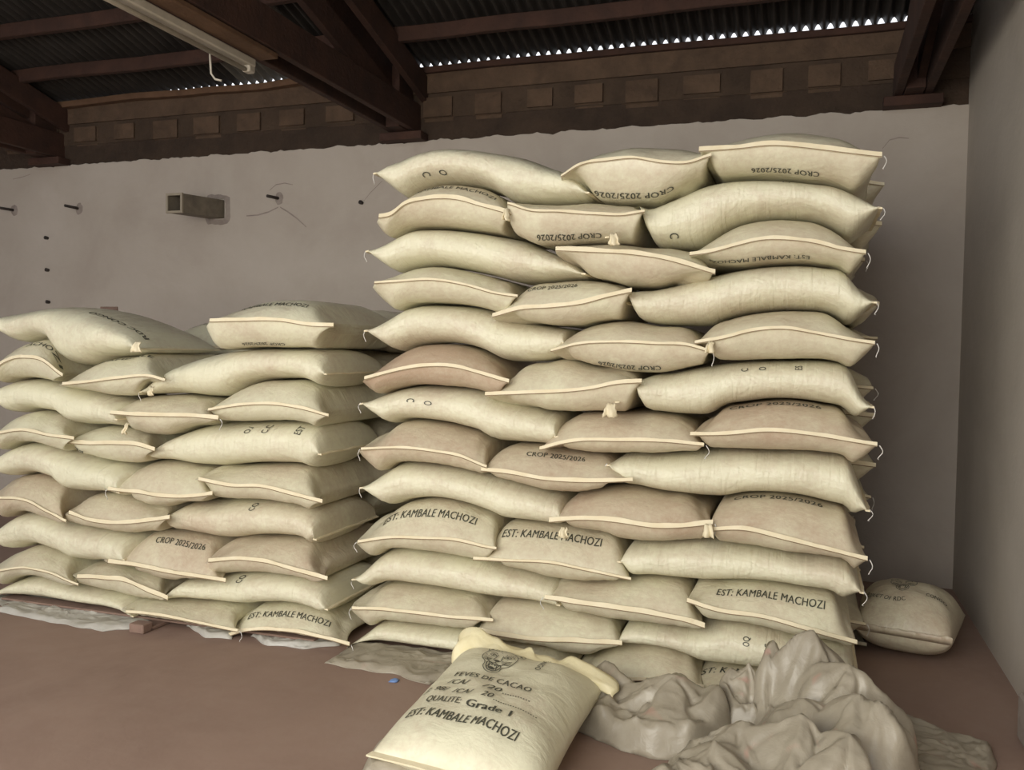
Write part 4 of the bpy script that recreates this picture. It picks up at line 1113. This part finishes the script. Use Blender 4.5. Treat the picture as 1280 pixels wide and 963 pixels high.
# gathered yellow mouth: the liner folded over the far end
def mouth():
    n = 110; mrows = 16
    V = []; Fc = []
    for i in range(n + 1):
        a = i / n
        base = PP(0.0 + 1.0 * a, 0.96, 1); far = PP(a, 1.0, 1)
        ctr = base.lerp(far, .5); ctr.z = max(base.z, far.z) - 0.01
        up = 0.035 + 0.03 * noise.noise(Vector((a * 4, 1, 1))) + 0.065 * math.exp(-((a - .08) / .13) ** 2)
        for j in range(mrows + 1):
            t = j / mrows
            # rises from the mouth, rolls over towards the viewer and hangs down as a lip
            ang = math.pi * (1.15 * t)
            ruf = 0.012 * math.sin(a * 27 + 3 * noise.noise(Vector((a * 5, t, 7)))) * (0.3 + t) + 0.035 * noise.noise(Vector((a * 9, t * 2.2, 3)))
            dy = 0.05 + (-0.065 * (1 - math.cos(ang)) * 0.8) + ruf * 0.7
            dz = up * math.sin(ang) ** 1 * (1.0 if t < .5 else .75) + ruf * 0.5 + 0.006
            p = Vector((ctr.x + 0.02 * noise.noise(Vector((a * 8, t * 3, 9))), ctr.y + dy, max(ctr.z + dz, 0.02)))
            if a > .93: p.x += (a - .93) * .8; p.z -= (a - .93) * .3
            if a < .05: p.x -= (.05 - a) * .6
            V.append(p)
    for i in range(n):
        for j in range(mrows): k = i * (mrows + 1) + j; Fc.append((k, k + 1, k + mrows + 2, k + mrows + 1))
    o = mesh_obj('yellow_liner', V, Fc, M['liner'], psk, True, ploc)
    o['label'] = 'gathered yellow liner at the open mouth'
    md = o.modifiers.new('s', 'SOLIDIFY'); md.thickness = 0.003
mouth()

# the slumped sack in the gap by the right wall
gs, GP, gl = pillow('dusty cream sack slumped alone on the floor between the tall stack and right wall',
                    [(.25, 4.56, 0), (.66, 4.46, 0), (.80, 5.0, 0), (.30, 5.10, 0)], .33, 0, 9, .35, pinch=.02, seamh=.40, puck=.012, dome=2.2)
def GP2(a, b): return GP(min(max(a, .01), .99), min(max(b, .01), .99), 1)
items = []
v2, f2, wd = text_2d('PRODUCT OF RDC', 0, .03)
tt = math.pi * (1.08 + .50 * v2[:, 0] / wd); rr = .36 - v2[:, 1] * .07
items.append((np.stack([.42 + rr * np.cos(tt) * 1.0, .42 + rr * np.sin(tt) * .75], 1), f2))
v2, f2, wd = text_2d('CONGO', 0, .03)
items.append((np.stack([.70 + .2 * v2[:, 0] / wd, .26 + .07 * v2[:, 1] + .05 * v2[:, 0] / wd], 1), f2))
items += [(np.stack([.46 + v[:, 0] * .15, .42 + v[:, 1] * .15], 1), f) for v, f in em if len(f) > 3]
map_print('print', items, GP2, gs, gl, 1, .004)
n = 50; v = []; f = []
for i in range(n + 1):
    a_ = i / n; p = GP(a_, 0.0, 1) + Vector((0, .004, 0))
    w_ = .035 + .02 * noise.noise(Vector((a_ * 9, 4, 4))); k_ = .02 * noise.noise(Vector((a_ * 14, 8, 4)))
    v += [p + Vector((0, 0, -.004)), p + Vector((0, -.028 + k_, w_)), p + Vector((0, -.034 + k_, w_)), p + Vector((0, -.008, -.006))]
for i in range(n):
    for k_ in range(4): f.append((i * 4 + k_, i * 4 + (k_ + 1) % 4, i * 4 + 4 + (k_ + 1) % 4, i * 4 + 4 + k_))
mesh_obj('hem', v, f, M['sack'], gs, True, gl).color = (.5, .5, .5, 1)
# low plaster block at the foot of the right wall, cut by the frame
q = at_z(1276, 925, 0)
o = beam_obj('wall_block', (WX - .05, q[1] - .22, .09), (WX - .05, q[1] + .02, .09), .10, .18, M['rust'], None, (WX - .05, q[1] - .1, 0), bev=.01)
tag(o, 'small plastered block at the foot of the right wall', 'block')

# loose corners of cloth folded out between the stacked sacks
def flap(parent, px, py, Y, w, h, seed, mat='hem'):
    p = Vector(at_y(px, py, Y)); V = []; Fc = []; nx, nz = 8, 7
    for j in range(nz + 1):
        for i in range(nx + 1):
            a, b = i / nx, j / nz
            ww = w * (0.55 + 0.45 * b)
            V.append(p + Vector(((a - .5) * ww + .008 * noise.noise(Vector((b * 4, seed, 1))), -.02 * math.sin(b * 2.2) - .012 * math.sin(a * 9 + seed) * b, -b * h + .010 * noise.noise(Vector((a * 5, seed, 4))))))
    for j in range(nz):
        for i in range(nx): k = j * (nx + 1) + i; Fc.append((k, k + 1, k + nx + 2, k + nx + 1))
    o = mesh_obj('seam_flap', V, Fc, M[mat], parent, True, parent.location)
    md = o.modifiers.new('s', 'SOLIDIFY'); md.thickness = 0.004
for key, row, col, px, py, w, h in ((1, 7, 'M', 764, 505, .065, .055), (2, 1, 'L', 173, 428, .06, .05), (2, 4, 'M', 160, 530, .035, .05),
                                    (2, 2, 'R', 191, 484, .04, .04), (1, 2, 'L', 634, 262, .035, .05), (1, 9, 'M', 705, 660, .05, .04),
                                    (1, 5, 'M', 888, 428, .04, .045), (1, 9, 'R', 886, 656, .05, .05), (1, 2, 'R', 768, 292, .05, .05)):
    flap(fitted[(key, row, col)], px, py, 3.70 if key == 1 else 3.60, w, h, row + px * .01)
